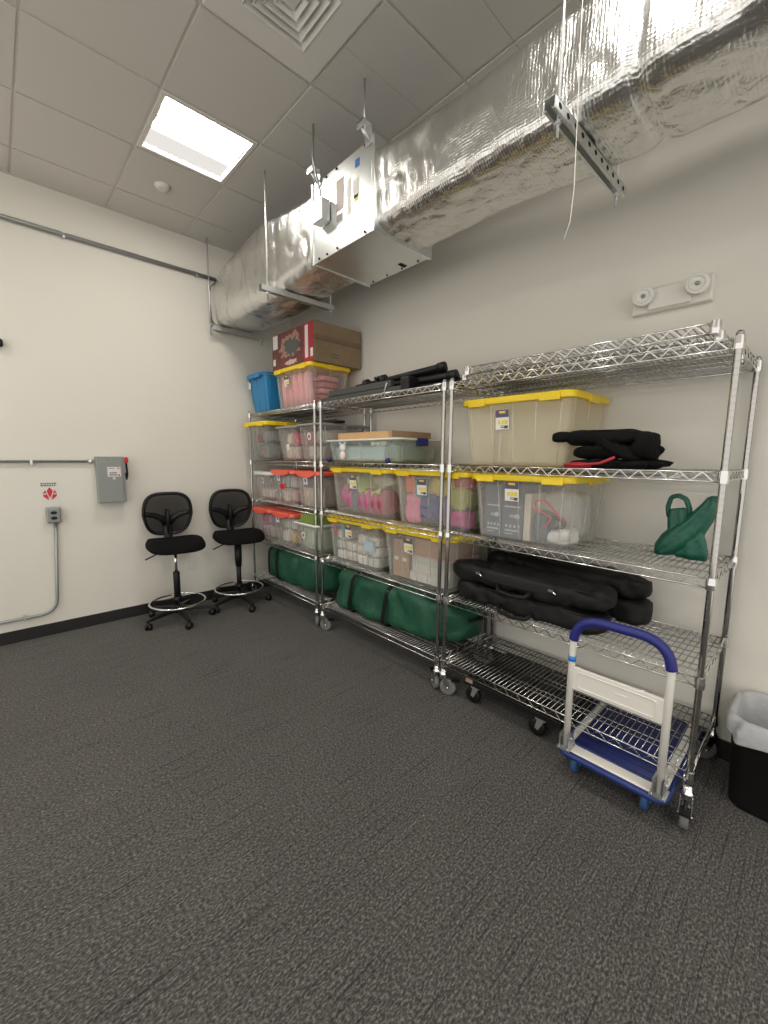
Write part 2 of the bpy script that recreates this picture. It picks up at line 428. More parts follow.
def hanger(y, x0, x1, rods, label, slots=False, z=2.772, rot=0.0):
    t = thing('trapeze_hanger', label, 'duct hanger', ((x0+x1)/2, y, z), rot, 'trapeze hangers under the duct')
    h = (x1-x0)/2; b = MB()
    b.box(-h, h, -.021, .021, .0375, .0405).box(-h, h, -.021, -.0185, 0, .04).box(-h, h, .0185, .021, 0, .04)
    b.box(-h, h, -.021, -.011, -.002, .001).box(-h, h, .011, .021, -.002, .001)
    ch = part('strut_channel', b, M_zinc, t)
    nh = int((x1-x0)/.066) if slots else 0
    for k in range(nh):
        x = -h+.04+k*(2*h-.08)/max(1, nh-1)
        o = [(x+.013*math.cos(a), .02+.010*math.sin(a)) for a in [2*PI*i/12 for i in range(12)]]
        part('slot', MB().prism(o, -.0216, -.0180, 'xz'), M_dark, ch)
    for xr in rods:
        b = MB().tube([(xr-(x0+x1)/2, 0, -.06), (xr-(x0+x1)/2, 0, H-z)], .0055, 8)
        b.lathe([(0, -.004), (.012, -.004), (.012, -.016), (0, -.016)], (xr-(x0+x1)/2, 0, 0), 'z', 6, smooth=False)
        b.lathe([(0, .052), (.012, .052), (.012, .042), (0, .042)], (xr-(x0+x1)/2, 0, 0), 'z', 6, smooth=False)
        part('threaded_rod', b, M_zinc, t)
hanger(-1.36, -1.07, -.40, (-1.01, -.425), 'steel strut hanger under the foil duct, between the far wall and the metal box')
hanger(-3.60, -1.08, -.335, (-1.01, -.40), 'slotted steel strut hanger nearest the camera, with the white string beside it', True)
hanger(-.10, -.95, -.40, (-.965, -.425), 'steel strut hanger under the duct against the far white wall')
for y, lab in ((-1.93, 'threaded rod with clip bracket at the far top corner of the metal duct box'), (-2.44, 'threaded rod with clip bracket at the near top corner of the metal duct box')):
    t = thing('rod_hanger', lab, 'duct hanger', (-.965, y, 3.35), 0, 'rod hangers at the metal duct box')
    b = MB().box(-.03, .035, -.03, .03, .03, .036).box(.03, .036, -.03, .03, -.06, .036).box(-.03, -.026, -.03, .03, .0, .036)
    b.tube([(-.02, 0, .01), (.03, 0, -.04)], .01, 8)
    part('bracket', b, M_zinc, t)
    part('threaded_rod', MB().tube([(0, 0, -.02), (0, 0, H-3.35)], .0055, 8), M_zinc, t)
    part('nut', MB().lathe([(0, .04), (.013, .04), (.013, .055), (0, .055)], (0, 0, 0), 'z', 6, smooth=False), M_cond, t)
b = MB().tube([(-.985, -3.66, 3.35), (-.99, -3.655, 3.1), (-.985, -3.66, 2.8), (-.985, -3.665, 2.52), (-.99, -3.66, 2.41), (-1.0, -3.645, 2.35)], .0015, 6)
tag(part('hanging_string', b, M_paper), 'thin white string dangling in front of the foil duct', 'string')

# ------------------------------------------------------------------ wall fittings
def bend(pts, r=.06, n=6):
    P = [Vector(p) for p in pts]; out = [P[0]]
    for k in range(1, len(P)-1):
        a = (P[k-1]-P[k]).normalized(); c = (P[k+1]-P[k]).normalized()
        p0, p1 = P[k]+a*r, P[k]+c*r
        for i in range(n+1):
            s = i/n; out.append(p0*(1-s)**2+P[k]*2*s*(1-s)+p1*s**2)
    out.append(P[-1]); return out
def clips(spots, ax):
    b = MB()
    for x, z in spots:
        if ax == 'x': b.box(x-.008, x+.008, -.034, 0, z-.022, z+.02)
        else: b.box(x-.022, x+.02, -.034, 0, z-.008, z+.008)
    return b
t = thing('conduit_pipe', 'long grey conduit running high along the left wall to the duct', 'conduit', (0, 0, 0))
part('pipe', MB().tube([(RX0, -.022, 3.282), (-.86, -.018, 3.282)], .018, 12), M_cond, t)
part('strap', clips([(-1.05, 3.28), (-2.08, 3.28), (-3.4, 3.28), (-4.6, 3.28)], 'x'), M_zinc, t)
t = thing('conduit_pipe', 'grey conduit running level into the grey disconnect switch', 'conduit', (0, 0, 0))
part('pipe', MB().tube([(RX0, -.02, 1.472), (-2.02, -.02, 1.472)], .0105, 10), M_cond, t)
part('strap', clips([(-2.42, 1.47), (-3.4, 1.47)], 'x'), M_zinc, t)
part('connector', MB().lathe([(0, 0), (.017, 0), (.019, .012), (.019, .028), (0, .028)], (-2.04, -.02, 1.472), 'x', 12), M_zinc, t)
t = thing('conduit_pipe', 'grey conduit dropping below the socket box and bending along the baseboard', 'conduit', (0, 0, 0))
part('pipe', MB().tube(bend([(-2.302, -.02, .96), (-2.345, -.02, .19), (RX0, -.02, .19)], .13, 8), .0115, 10), M_cond, t)
part('strap', clips([(-2.56, .19), (-3.6, .19)], 'x'), M_zinc, t)

t = thing('disconnect_switch', 'grey metal disconnect switch box with red-tipped lever on the left wall', 'switch box', (-1.89, 0, 1.31))
part('body', MB().box(-.105, .105, -.095, 0, -.20, .205), M_boxgrey, t, bevel=.006)
part('door', MB().box(-.102, .085, -.102, -.0955, -.197, .202), M_boxgrey, t, bevel=.003)
lb = part('warning_label', MB().box(-.03, .07, -.1035, -.1022, .03, .115), M_paper, t)
b = MB()
for k, (a, c, z) in enumerate(((-.022, .02, .10), (-.015, .04, .064), (-.015, .04, .058), (-.018, .042, .046), (-.018, .042, .040))): b.box(a, c, -.1042, -.1036, z, z+.004)
part('label_print', b, M_label, lb)
b = MB().box(.048, .060, -.1042, -.1036, .096, .108).box(.048, .062, -.1042, -.1036, .036, .05)
part('label_mark', b, M_redplastic, lb)
b = MB().box(-.085, -.035, -.104, -.1022, .175, .183).box(-.085, -.03, -.104, -.1022, .156, .163).box(-.01, .012, -.104, -.1022, .16, .165).box(-.008, .01, -.104, -.1022, .178, .183)
part('embossed_print', b, M_cond, t)
part('badge', MB().lathe([(0, -.1045), (.012, -.104), (.012, -.102), (0, -.102)], (.018, 0, .012), 'y', 12), M_plate, t)
lv = part('lever', MB().tube([(.118, -.07, -.0), (.124, -.085, .05), (.118, -.095, .13), (.115, -.10, .17)], [.007, .009, .009, .008], 8).box(.104, .125, -.085, -.03, .02, .06), M_black, t)
part('grip', MB().soft((.118, -.102, .175), (.032, .03, .055), 3, 14, 10), M_redplastic, lv)

t = thing('outlet_box', 'grey metal socket box under the red-leaf notice', 'outlet', (-2.311, 0, 1.027))
part('body', MB().box(-.048, .048, -.055, 0, -.063, .063), M_cond, t, bevel=.008)
b = MB().box(-.04, .04, -.058, -.0552, -.052, .052)
pl = part('cover_plate', b, M_boxgrey, t, bevel=.002)
for z in (.022, -.022):
    part('socket', MB().prism([(.022*math.cos(2*PI*i/16), z+.014*math.sin(2*PI*i/16)) for i in range(16)], -.0605, -.0582, 'xz'), M_black, pl)
t = thing('wall_notice', 'white notice with red pointed emblem above the socket box', 'sign', (-2.32, 0, 1.2))
part('sheet', MB().box(-.062, .062, -.002, -.0002, -.105, .105), M_paper, t)
b = MB()
random.seed(4)
for r_, z in enumerate((.085, .069)):
    x = -.055
    while x < .035:
        w = random.uniform(.008, .018); b.box(x, x+w, -.0028, -.0021, z, z+.010); x += w+.004
part('printed_lines', b, M_label, t)
b = MB()
b.prism([(0, .06), (.02, .03), (.012, 0), (.003, -.02), (0, -.035), (-.003, -.02), (-.012, 0), (-.02, .03)], -.003, -.0021, 'xz')
for s in (-1, 1):
    b.prism([(s*.03, .038), (s*.044, .012), (s*.044, -.015), (s*.01, -.05), (s*.014, -.018), (s*.022, .012)], -.003, -.0021, 'xz')
    b.prism([(s*.008, -.02), (s*.014, .0), (s*.006, -.045)], -.003, -.0021, 'xz')
part('emblem', b, M_redplastic, t)
b = MB()
for s in (-1, 1): b.prism([(s*.032+.009*math.cos(2*PI*i/12), .004+.006*math.sin(2*PI*i/12)) for i in range(12)], -.0034, -.0031, 'xz')
part('emblem_dot', b, M_paper, t)

t = thing('wall_outlet', 'white wall outlet plate low between the two stools', 'outlet', (-1.235, 0, .425))
part('cover_plate', MB().box(-.037, .037, -.006, 0, -.06, .06), M_plate, t, bevel=.003)
for z in (.022, -.022): part('socket', MB().prism([(.014*math.cos(2*PI*i/14), z+.014*math.sin(2*PI*i/14)) for i in range(14)], -.0072, -.006, 'xz'), M_white, t)
t = thing('wall_sensor', 'small dark fixture on the left wall at the photo edge', 'sensor', (-2.548, 0, 2.365))
part('body', MB().soft((0, -.03, 0), (.07, .06, .06), 4, 20, 12), M_black, t)
part('mount', MB().box(-.025, .025, -.012, 0, -.02, .02), M_black, t)

t = thing('emergency_light', 'white twin-head emergency light high on the shelf wall', 'emergency light', (0, -3.77, 2.362))
part('housing', MB().box(-.045, 0, -.175, .175, -.062, .060), M_plate, t, bevel=.008)
part('centre_cover', MB().box(-.062, -.045, -.095, .095, -.055, .05), M_plate, t, bevel=.006)
for y, z in ((.115, .012), (-.115, .012)):
    hd = part('lamp_head', MB().lathe([(0, -.025), (.03, -.03), (.047, -.034), (.050, -.028), (.050, -.01), (.036, .012), (0, .02)], n=26), M_plate, t, (-.062, y, z), (0, PI/2, 0))
    hd.rotation_euler = (0, 0, 0)
    hd.matrix_local = Matrix.Translation((-.070, y, z)) @ Matrix.Rotation(PI/2, 4, 'Y') @ Matrix.Rotation(-.25, 4, 'X')
    part('lens_rim', MB().tube([(.033*math.cos(2*PI*i/24), .033*math.sin(2*PI*i/24), -.033) for i in range(24)], .004, 6, closed=True), M_white, hd)
    part('bulb', MB().lathe([(0, -.038), (.009, -.036), (.011, -.028), (0, -.028)], n=12), M_cond, hd)

# ------------------------------------------------------------------ wire shelving
FX, BX = -.612, -.052; DEP = BX-FX; ZS = [1.963, 1.4725, 1.0526, .6373, .2161]
_mc = {}
def shelf_meshes(Ln, D=DEP, gap=0.0):
    k = (round(Ln, 3), round(D, 3))
    if k in _mc: return _mc[k]
    b = MB(); hx, hy = D/2, Ln/2
    for s in (-1, 1):
        for z in (.012, -.024):
            b.tube([(s*hx, -hy+.012, z), (s*hx, hy-.012, z)], .0036, 6)
            b.tube([(-hx+.012, s*hy, z), (hx-.012, s*hy, z)], .0036, 6)
        n = int((Ln-.06)/.036)//2*2; pts = [(s*hx, -hy+.03+(Ln-.06)*k2/n, .012 if k2 % 2 else -.024) for k2 in range(n+1)]
        b.tube(pts, .0034, 5, smooth=False)
        n = int((D-.06)/.036)//2*2; pts = [(-hx+.03+(D-.06)*k2/n, s*hy, .012 if k2 % 2 else -.024) for k2 in range(n+1)]
        b.tube(pts, .0034, 5, smooth=False)
        for q in (-1, 1):
            b.lathe([(.013, -.030), (.0185, -.030), (.0195, -.010), (.0175, .018), (.013, .018)], (s*hx, q*hy, 0), 'z', 16, smooth=False)
    fr = b.mesh('shelf', M_chrome)
    b = MB(); n = int(Ln/.0262)
    for i in range(1, n):
        y = -hy+Ln*i/n
        b.tube([(-hx, y, .0125), (hx, y, .0125)], .0023, 5)
    for x in (-hx*.5, 0, hx*.5):
        b.tube([(x, -hy, .0075), (x, hy, .0075)], .0032, 6)
        b.tube([(x, -hy+.02, -.018), (x, hy-.02, -.018)], .0026, 6)
    _mc[k] = (fr, b.mesh('wire_deck', M_deck)); return _mc[k]
def post_meshes():
    if 'post' in _mc: return _mc['post']
    pr = [(0, .165)]; z = .165
    while z < 1.985:
        pr += [(.0125, z), (.0125, z+.0225), (.0113, z+.0229), (.0113, z+.0250)]; z += .0254
    pr += [(.0125, 1.985), (.0125, 1.993), (.008, 2.0), (0, 2.0)]
    p = MB().lathe(pr, n=20, smooth=False).mesh('post', M_post)
    b = MB()                                           # fork, swivel and brake
    b.lathe([(0, .172), (.016, .172), (.018, .15), (.026, .142), (.026, .128), (0, .128)], n=14)
    for s in (-1, 1):
        b.prism([(-.022, .13), (.022, .13), (.040, .058), (.034, .044), (.022, .044), (.0, .10)], s*.019, s*.0225, 'yz')
    b.tube([(-.027, .03, .052), (.027, .03, .052)], .006, 8)
    fk = b.mesh('caster_fork', M_chrome2)
    b = MB()
    b.lathe([(0, -.012), (.02, -.014), (.036, -.010), (.050, -.0155), (.0525, -.008), (.0525, .008), (.050, .0155), (.036, .010), (.02, .014), (0, .012)], (0, .03, .0525), 'x', 24)
    wh = b.mesh('caster_wheel', M_rubber)
    b = MB().box(-.02, .02, .052, .105, .096, .106).tube([(-.0, .075, .10), (0, .04, .125)], .007, 6)
    bk = b.mesh('caster_brake', M_black)
    _mc['post'] = (p, fk, wh, bk); return _mc['post']
def shelving(y0, y1, label, spin):
    t = thing('wire_shelving_unit', label, 'shelving unit', ((FX+BX)/2, (y0+y1)/2, 0), 0, 'chrome wire shelving units along the wall')
    fr, dk = shelf_meshes(y0-y1)
    for z in ZS:
        s = link('shelf', fr, t, (0, 0, z)); link('wire_deck', dk, s)
    p, fk, wh, bk = post_meshes(); k = 0
    for sx in (-1, 1):
        for sy in (-1, 1):
            o = link('post', p, t, (sx*DEP/2, sy*(y0-y1)/2, 0))
            a = spin[k]; k += 1
            for nm, me in (('caster_fork', fk), ('caster_wheel', wh), ('caster_brake', bk)): link(nm, me, o, (0, 0, 0), (0, 0, a))
    return t
# spin order: front near, front far, rear near, rear far (near = smaller y)
shelving(-.150, -1.379, 'chrome wire shelving unit in the corner by the black stools, blue tote on top', (-.6, 2.4, .4, .2))
shelving(-1.468, -2.778, 'middle chrome wire shelving unit with black stands on its top shelf', (-.6, 3.67, .3, .5))
shelving(-2.834, -4.144, 'chrome wire shelving unit holding the black bags, beside the hand truck', (1.7, 3.67, .6, .1))
def spare_shelf(x, yc, z, Ln, D, label, rz=0):
    t = thing('wire_shelf', label, 'spare shelf', (x, yc, z), rz, 'spare wire shelves on top of the shelving')
    fr, dk = shelf_meshes(Ln, D)
    link('frame', fr, t); link('wire_deck', dk, t)
spare_shelf(-.318, -3.489, 1.999, 1.18, .52, 'loose chrome wire shelf lying flat, under the other loose shelf')
spare_shelf(-.345, -3.497, 2.036, 1.14, .50, 'topmost loose chrome wire shelf stacked above the yellow-lidded empty tote')

# ------------------------------------------------------------------ totes and bins
SH = lambda i: ZS[i]+.0150
def tote(name, label, x0, x1, y0, y1, z, h, lid, tub, cat='storage tote', group=None, taper=.028, ribs=(4, 2), sticker=None, lid_h=.038, rotz=0, style='yellow', rad=.05):
    """x0 front, x1 back, y0 far, y1 near : footprint of the lid rim"""
    W, L = x1-x0, y0-y1; cx, cy = (x0+x1)/2, (y0+y1)/2
    t = thing(name, label, cat, (cx, cy, z), rotz, group)
    m = .018; rings = []
    zs = [0, .006, .03, .5*h, .9*h, h-lid_h*.6]
    for k, zz in enumerate(zs):
        f = zz/h; ins = taper*(1-f)+m+(.012 if k == 0 else 0)
        rings.append([(p[0], p[1], zz) for p in rrect(W-2*ins, L-2*ins, rad*.8)])
    b = MB().loft(rings, True, False)
    # flat bottom and vertical ribs
    nl, nw = ribs
    for s in (-1, 1):
        for k in range(nl+1):
            q = -1+2*k/nl; q *= .86
            a, c = taper+m, m+.004
            b.tube([(s*(W/2-a), q*(L/2-a), .02), (s*(W/2-c), q*(L/2-c), h-lid_h)], .0045, 5)
        for k in range(nw+1):
            q = (-1+2*k/nw)*.78
            a, c = taper+m, m+.004
            b.tube([(q*(W/2-a), s*(L/2-a), .02), (q*(W/2-c), s*(L/2-c), h-lid_h)], .0045, 5)
    tb = part('tub', b, tub, t)
    b = MB()
    rr = lambda i, zz: [(p[0], p[1], zz) for p in rrect(W-2*i, L-2*i, rad)]
    if style == 'yellow':
        b.loft([rr(.012, h-lid_h), rr(0, h-lid_h+.002), rr(0, h-.006), rr(.006, h), rr(.035, h), rr(.042, h-.006), rr(.075, h-.006), rr(.085, h-.001)])
        for s in (-1, 1):                       # clip tabs along the skirt
            for q in (-.32, .32): b.box(s*W/2-.007, s*W/2+.007, q*L-.055, q*L+.055, h-lid_h-.008, h-.008)
            b.box(-.06, .06, s*L/2-.007, s*L/2+.007, h-lid_h-.008, h-.008)
        part('lid', b, lid, t, bevel=.002)
    elif style == 'latch':                      # lid with drooping handle tongues front and back
        b.loft([rr(.01, h-lid_h), rr(0, h-lid_h+.003), rr(.002, h-.008), rr(.02, h), rr(.05, h-.004), rr(.07, h)])
        for s in (-1, 1):
            o = [(-.17*L/.44, h-.006), (.17*L/.44, h-.006), (.16*L/.44, h-.03), (.07*L/.44, h-.055), (-.07*L/.44, h-.055), (-.16*L/.44, h-.03)]
            b.prism(o, s*W/2-.012, s*W/2+.006, 'yz')
        part('lid', b, lid, t, bevel=.004)
    elif style == 'flat':
        b.loft([rr(.004, h-lid_h), rr(-.004, h-lid_h+.004), rr(-.004, h-.004), rr(.006, h), rr(.03, h), rr(.035, h-.005), rr(.06, h-.005)])
        part('lid', b, lid, t, bevel=.002)
    elif style == 'rim':                        # open tub with a rolled rim
        b.tube([(p[0], p[1], h-.008) for p in rrect(W-.01, L-.01, rad)], .008, 8, closed=True, flat=(1, 1.4))
        part('rim', b, lid, t)
    if sticker:
        kind, yq, zq = sticker
        f = zq/h; xx = -W/2+m+taper*(1-f)
        tilt = math.atan2(taper, h)
        if kind == 'price':
            g = part('label_sticker', MB().box(-.0012, .0002, -.042, .042, -.055, .055), M_paper, t, (xx-.006, yq, zq), (0, -tilt, 0))
            part('picture_print', MB().box(-.0022, -.0013, -.041, .041, .012, .054), M_purple, g)
            part('picture_highlight', MB().box(-.003, -.0023, -.02, .02, .034, .046), M_inkyellow, g)
            b = MB()
            for k, (a, c) in enumerate(((-.034, -.014), (-.010, .004), (.010, .026))): b.box(-.0022, -.0013, a, c, -.026, -.004)
            part('bold_print', b, M_inkyellow, g)
            b = MB()
            for k in range(2): b.box(-.0022, -.0013, -.036, .01, -.038-.008*k, -.034-.008*k)
            b.box(-.0022, -.0013, -.036, -.014, -.05, -.034)
            part('small_print', b, M_label, g)
        elif kind in ('round', 'blue'):
            g = part('label_sticker', MB().box(-.0012, .0002, -.032, .032, -.036, .036) if kind == 'blue' else
                     MB().prism([(.03*math.cos(2*PI*i/18), .034*math.sin(2*PI*i/18)) for i in range(18)], -.0012, .0002, 'yz'), M_paper, t, (xx-.006, yq, zq), (0, -tilt, 0))
            c = MB().prism([(.014*math.cos(2*PI*i/14), .016*math.sin(2*PI*i/14)) for i in range(14)], -.0022, -.0013, 'yz')
            part('label_print', c, M_blueink if kind == 'blue' else M_label, g)
        elif kind == 'white':
            part('label_sticker', MB().prism([(p[0], p[1]) for p in rrect(.05, .06, .012, 3)], -.0012, .0002, 'yz'), M_paper, t, (xx-.006, yq, zq), (0, -tilt, 0))
    return t
GY = 'clear totes with yellow lids'
BH = .383
tote('storage_tote', 'yellow-lidded clear tote packed with pink stripes under the red cardboard box', -.575, -.10, -.585, -1.255, SH(0), .377, M_yellow, M_clear, group=GY, sticker=('price', .09, .26))
tote('storage_tote', 'yellow-lidded smoky tote jutting out beside the grey-lidded bins', -.70, -.12, -.15, -.64, SH(1), .385, M_yellow, M_smoke, group=GY, ribs=(2, 4))
tote('storage_tote', 'yellow-lidded clear tote with pink bundles and a lime cloth', -.60, -.09, -1.545, -2.285, SH(2), BH, M_yellow, M_clear, group=GY, sticker=('price', .06, .27))
tote('storage_tote', 'yellow-lidded clear tote of mixed bright cloth behind the paired front posts', -.59, -.08, -2.292, -2.955, SH(2), BH, M_yellow, M_clear, group=GY, sticker=('price', .05, .27))
tote('storage_tote', 'yellow-lidded clear tote of pale packets above the green duffel', -.60, -.09, -1.49, -2.165, SH(3), BH, M_yellow, M_clear, group=GY, sticker=('price', .03, .28))
tote('storage_tote', 'yellow-lidded clear tote holding brown and white cartons', -.59, -.08, -2.175, -2.865, SH(3), BH, M_yellow, M_clear, group=GY, sticker=('price', .06, .27))
tote('storage_tote', 'yellow-lidded empty milky tote beside the folded black cloth', -.545, -.03, -2.845, -3.53, SH(1), .385, M_yellow, M_milky, group=GY, sticker=('price', .06, .26))
tote('storage_tote', 'yellow-lidded clear tote with printed grey boxes and a red cable', -.60, -.10, -2.968, -3.585, SH(2), .378, M_yellow, M_clear, group=GY, sticker=('price', .035, .285))

t = tote('blue_tote', 'bright blue open plastic tote on top of the corner shelving', -.62, -.06, -.09, -.50, SH(0), .39, M_bluetote, M_bluetote, style='rim', taper=.05, ribs=(2, 2), rad=.04)
W, L = .56, .43
for s in (-1, 1):
    part('handle', MB().box(s*W/2-.02, s*W/2+.012, -.13, .13, .34, .38), M_bluetote, t, bevel=.006)
    part('grip_ledge', MB().box(-.16, .16, s*L/2-.02, s*L/2+.012, .34, .38), M_bluetote, t, bevel=.006)
part('label_sticker', MB().box(-.008, -.004, .10, .145, .25, .315), M_paper, t, (-W/2+.03, .03, 0))

GG = 'small bins on the corner shelving'
tote('storage_bin', 'grey-lidded clear bin with white sticker next to the smoky yellow-lidded tote', -.62, -.06, -.685, -1.06, SH(1), .325, M_greylid, M_clear, 'storage bin', GG, style='flat', sticker=('white', -.01, .13), taper=.04, lid_h=.022)
tote('storage_bin', 'grey-lidded clear bin with round sticker behind the front posts', -.62, -.06, -1.068, -1.455, SH(1), .332, M_greylid, M_clear, 'storage bin', GG, style='flat', sticker=('round', -.0, .22), taper=.04, lid_h=.022)
tote('storage_bin', 'white-lidded clear bin in the shelf corner above the coral-lidded bin', -.60, -.08, -.15, -.565, SH(2), .305, M_whitelid, M_clear, 'storage bin', GG, style='flat', sticker=('round', .02, .21))
tote('storage_bin', 'coral-lidded clear bin with a red patch and blue-dot sticker', -.63, -.08, -.575, -1.03, SH(2), .335, M_coral, M_clear, 'storage bin', GG, style='latch', sticker=('blue', .07, .26))
tote('storage_bin', 'coral-lidded clear bin with blue-dot sticker behind the paired posts', -.63, -.08, -1.036, -1.455, SH(2), .335, M_coral, M_clear, 'storage bin', GG, style='latch', sticker=('blue', .03, .25))
tote('storage_bin', 'coral-lidded clear bin with magenta contents next to the stool backrest', -.63, -.08, -.135, -.56, SH(3), .335, M_coral, M_clear, 'storage bin', GG, style='latch')
tote('storage_bin', 'coral-lidded clear bin with teal-dot sticker beside the green plastic sack', -.63, -.08, -.57, -.995, SH(3), .335, M_coral, M_clear, 'storage bin', GG, style='latch', sticker=('blue', .09, .26))
tote('storage_bin', 'open clear bin with a green plastic sack bulging from its top', -.63, -.08, -1.0, -1.42, SH(3), .275, M_whitelid, M_clear, 'storage bin', GG, style='rim', sticker=('round', .05, .16))

# underbed tote with blue latches and wheels
t = tote('underbed_tote', 'long low clear tote with blue latches under the cardboard tray', -.575, -.06, -1.455, -2.345, SH(1), .182, M_whitelid, M_aqua, style='flat', taper=.03, ribs=(2, 1), lid_h=.016)
for s in (-1, 1):
    part('latch', MB().box(-.06, .06, s*.445-.010, s*.445+.009, .128, .185), M_bluegrip, t, bevel=.006)
for q in (-.33, .39):
    part('wheel', MB().lathe([(0, -.010), (.016, -.010), (.019, -.004), (.019, .010), (0, .010)], (-.243, q, .020), 'x', 18), M_bluegrip, t)

# ------------------------------------------------------------------ contents of the totes
def lump(label, col, c, size, cat='cloth', p=2.6, amp=.019, seed=1, rot=0, name='folded_cloth', group=None, m=None, fr=13):
    b = MB().soft((0, 0, size[2]/2), size, p+1, 40, 24, seed, min(amp, min(size)*.16), fr, crease=min(amp, min(size)*.16)*.8)
    o = part(name, b, m or cloth(col), None, c, (0, 0, rot))
    return tag(o, label, cat, group)
def carton(label, col, x0, x1, y0, y1, z0, z1, m=None, name='carton', cat='box', group=None, tape=False):
    t = thing(name, label, cat, ((x0+x1)/2, (y0+y1)/2, z0), 0, group)
    w, l, h = x1-x0, abs(y0-y1), z1-z0; mm = m or mat('carton', col, .75)
    part('body', MB().box(-w/2, w/2, -l/2, l/2, 0, h), mm, t, bevel=.003)
    b = MB().box(-w/2+.004, w/2-.004, -.0015, .0015, h-.0002, h+.001)
    part('flap_seam', b, M_label, t)
    return t
zc = SH(0)+.012
for k in range(5):
    y = -.71-k*.098
    b = MB().tube([(-.475, y, zc+.006), (-.48, y-.004, zc+.11), (-.488, y+.003, zc+.22), (-.49, y, zc+.30)], [.040, .044, .043, .040], 12)
    for q in (0, 1):
        pass
    tag(part('pink_roll', b, cloth((.72, .30, .31))), '%s upright pale pink roll, %s in the pink-striped tote' % (('far-end', 'second', 'middle', 'fourth', 'near-end')[k], ('by the blue tote', 'next to the far one', 'between the pairs', 'next to the near one', 'nearest the camera')[k]), 'roll', 'pink rolls in the yellow-lidded tote')
for k in range(5):
    lump('folded pink cloth, %s in the stack at the back of the pink-striped tote' % ('bottom', 'second from bottom', 'middle', 'second from top', 'top')[k], (.55, .15, .17) if k % 2 else (.7, .27, .28),
         (-.29, -.92, zc+k*.058), (.24, .50, .056), p=5, amp=.006, seed=20+k, group='folded pink cloths')
# smoky tote
zc = SH(1)+.012
lump('dark grey-green cloth filling the bottom of the smoky tote', (.16, .19, .17), (-.36, -.405, zc), (.50, .36, .17), seed=31, p=4)
lump('grey cloth lying on top in the smoky tote', (.24, .25, .23), (-.36, -.41, zc+.165), (.48, .36, .14), seed=32, p=4)
lump('small pink cloth scrap tucked at the front of the smoky tote', (.5, .10, .12), (-.615, -.36, zc+.16), (.05, .05, .09), seed=33)
lump('low pink scrap in the bottom of the smoky tote', (.5, .12, .14), (-.605, -.44, zc+.03), (.05, .06, .06), seed=34)
# grey-lidded bins
sp = [((.62, .50, .40), 'beige'), ((.72, .62, .5), 'cream'), ((.62, .08, .12), 'pink-red'), ((.58, .45, .42), 'dusty pink'), ((.55, .52, .44), 'straw'), ((.45, .43, .40), 'grey')]
def fill(y0, y1, z, h, cols, where, seed, x0=-.55, x1=-.14, name='craft_bundle', cat='craft supply', group=None):
    random.seed(seed); n = len(cols)
    L_ = abs(y0-y1); rows = 2; per = math.ceil(n/rows)
    pos = ['bottom far', 'bottom near', 'top far', 'top near'] if n <= 4 else ['bottom far', 'bottom middle', 'bottom near', 'top far', 'top middle', 'top near']
    for k, (c, nm) in enumerate(cols):
        r_, q = k//per, k % per
        w = L_/per
        lump('%s bundle at the %s of the %s' % (nm, pos[k], where), c, (x0+(x1-x0)*.5, y0-w*(q+.5), z+r_*h/rows+.002), (abs(x1-x0)*.98, w*.97, h/rows*1.0), cat, 3.4, .014, seed+k, name=name, group=group)
fill(-.76, -1.0, zc, .27, [sp[0], sp[5], sp[1], sp[2]], 'white-sticker grey-lidded bin', 50)
fill(-1.145, -1.385, zc, .27, [sp[3], sp[5], sp[2], sp[4]], 'round-sticker grey-lidded bin', 60)
b = MB().box(-.05, .05, -.27, .27, 0, .022).box(-.052, -.045, -.275, .275, .004, .03)
t = thing('folded_stand', 'slim black folded stand lying on the grey-lidded bins', 'stand', (-.42, -1.22, SH(1)+.334))
part('frame', b, M_black, t, bevel=.004)
part('end_cap', MB().lathe([(0, .0), (.02, 0), (.02, .03), (0, .03)], (0, .26, .012), 'y', 12), M_black, t)
zc = SH(2)+.012
fill(-.22, -.50, zc, .25, [((.5, .46, .40), 'grey-beige'), ((.55, .50, .46), 'pale'), ((.48, .44, .40), 'taupe'), ((.22, .16, .18), 'dark plum')], 'white-lidded bin', 70)
fill(-.645, -.965, zc, .27, [((.62, .56, .50), 'cream'), ((.55, .35, .34), 'dusty pink'), ((.40, .55, .58), 'pale blue'), ((.58, .50, .47), 'pinkish grey')], 'red-patch coral-lidded bin', 80)
tag(part('red_patch', MB().soft((-.588, -.78, zc+.165), (.03, .10, .06), 3, 18, 10, 5, .006), cloth((.55, .01, .03))), 'small bright red cloth patch pressed against the coral-lidded bin front', 'cloth')
for k in range(5):
    b = MB().tube([(-.535, -1.13-k*.06, zc+.004), (-.545, -1.13-k*.06, zc+.17)], .027, 12)
    tag(part('craft_roll', b, cloth((.60, .50, .42) if k % 2 else (.56, .42, .36))), 'upright beige roll, %s of five in the coral-lidded bin behind the posts' % ('farthest', 'second farthest', 'middle', 'second nearest', 'nearest')[k], 'roll', 'beige rolls in the coral-lidded bin')
lump('brown-grey bundle behind the beige rolls in the posts bin', (.25, .22, .20), (-.30, -1.25, zc), (.36, .28, .27), seed=91, p=4)
zc = SH(3)+.012
fill(-.205, -.495, zc, .26, [((.55, .38, .38), 'dusty pink'), ((.5, .42, .42), 'grey-pink'), ((.45, .01, .14), 'magenta'), ((.30, .20, .30), 'purple')], 'magenta coral-lidded bin', 100)
fill(-.64, -.93, zc, .26, [((.60, .60, .55), 'white'), ((.62, .42, .20), 'tan'), ((.5, .55, .50), 'pale green'), ((.6, .6, .56), 'off-white')], 'teal-dot coral-lidded bin', 110)
lump('pale green packing sheet filling the open bin under the green sack', (.42, .50, .38), (-.35, -1.21, zc), (.44, .32, .24), seed=121, p=5)
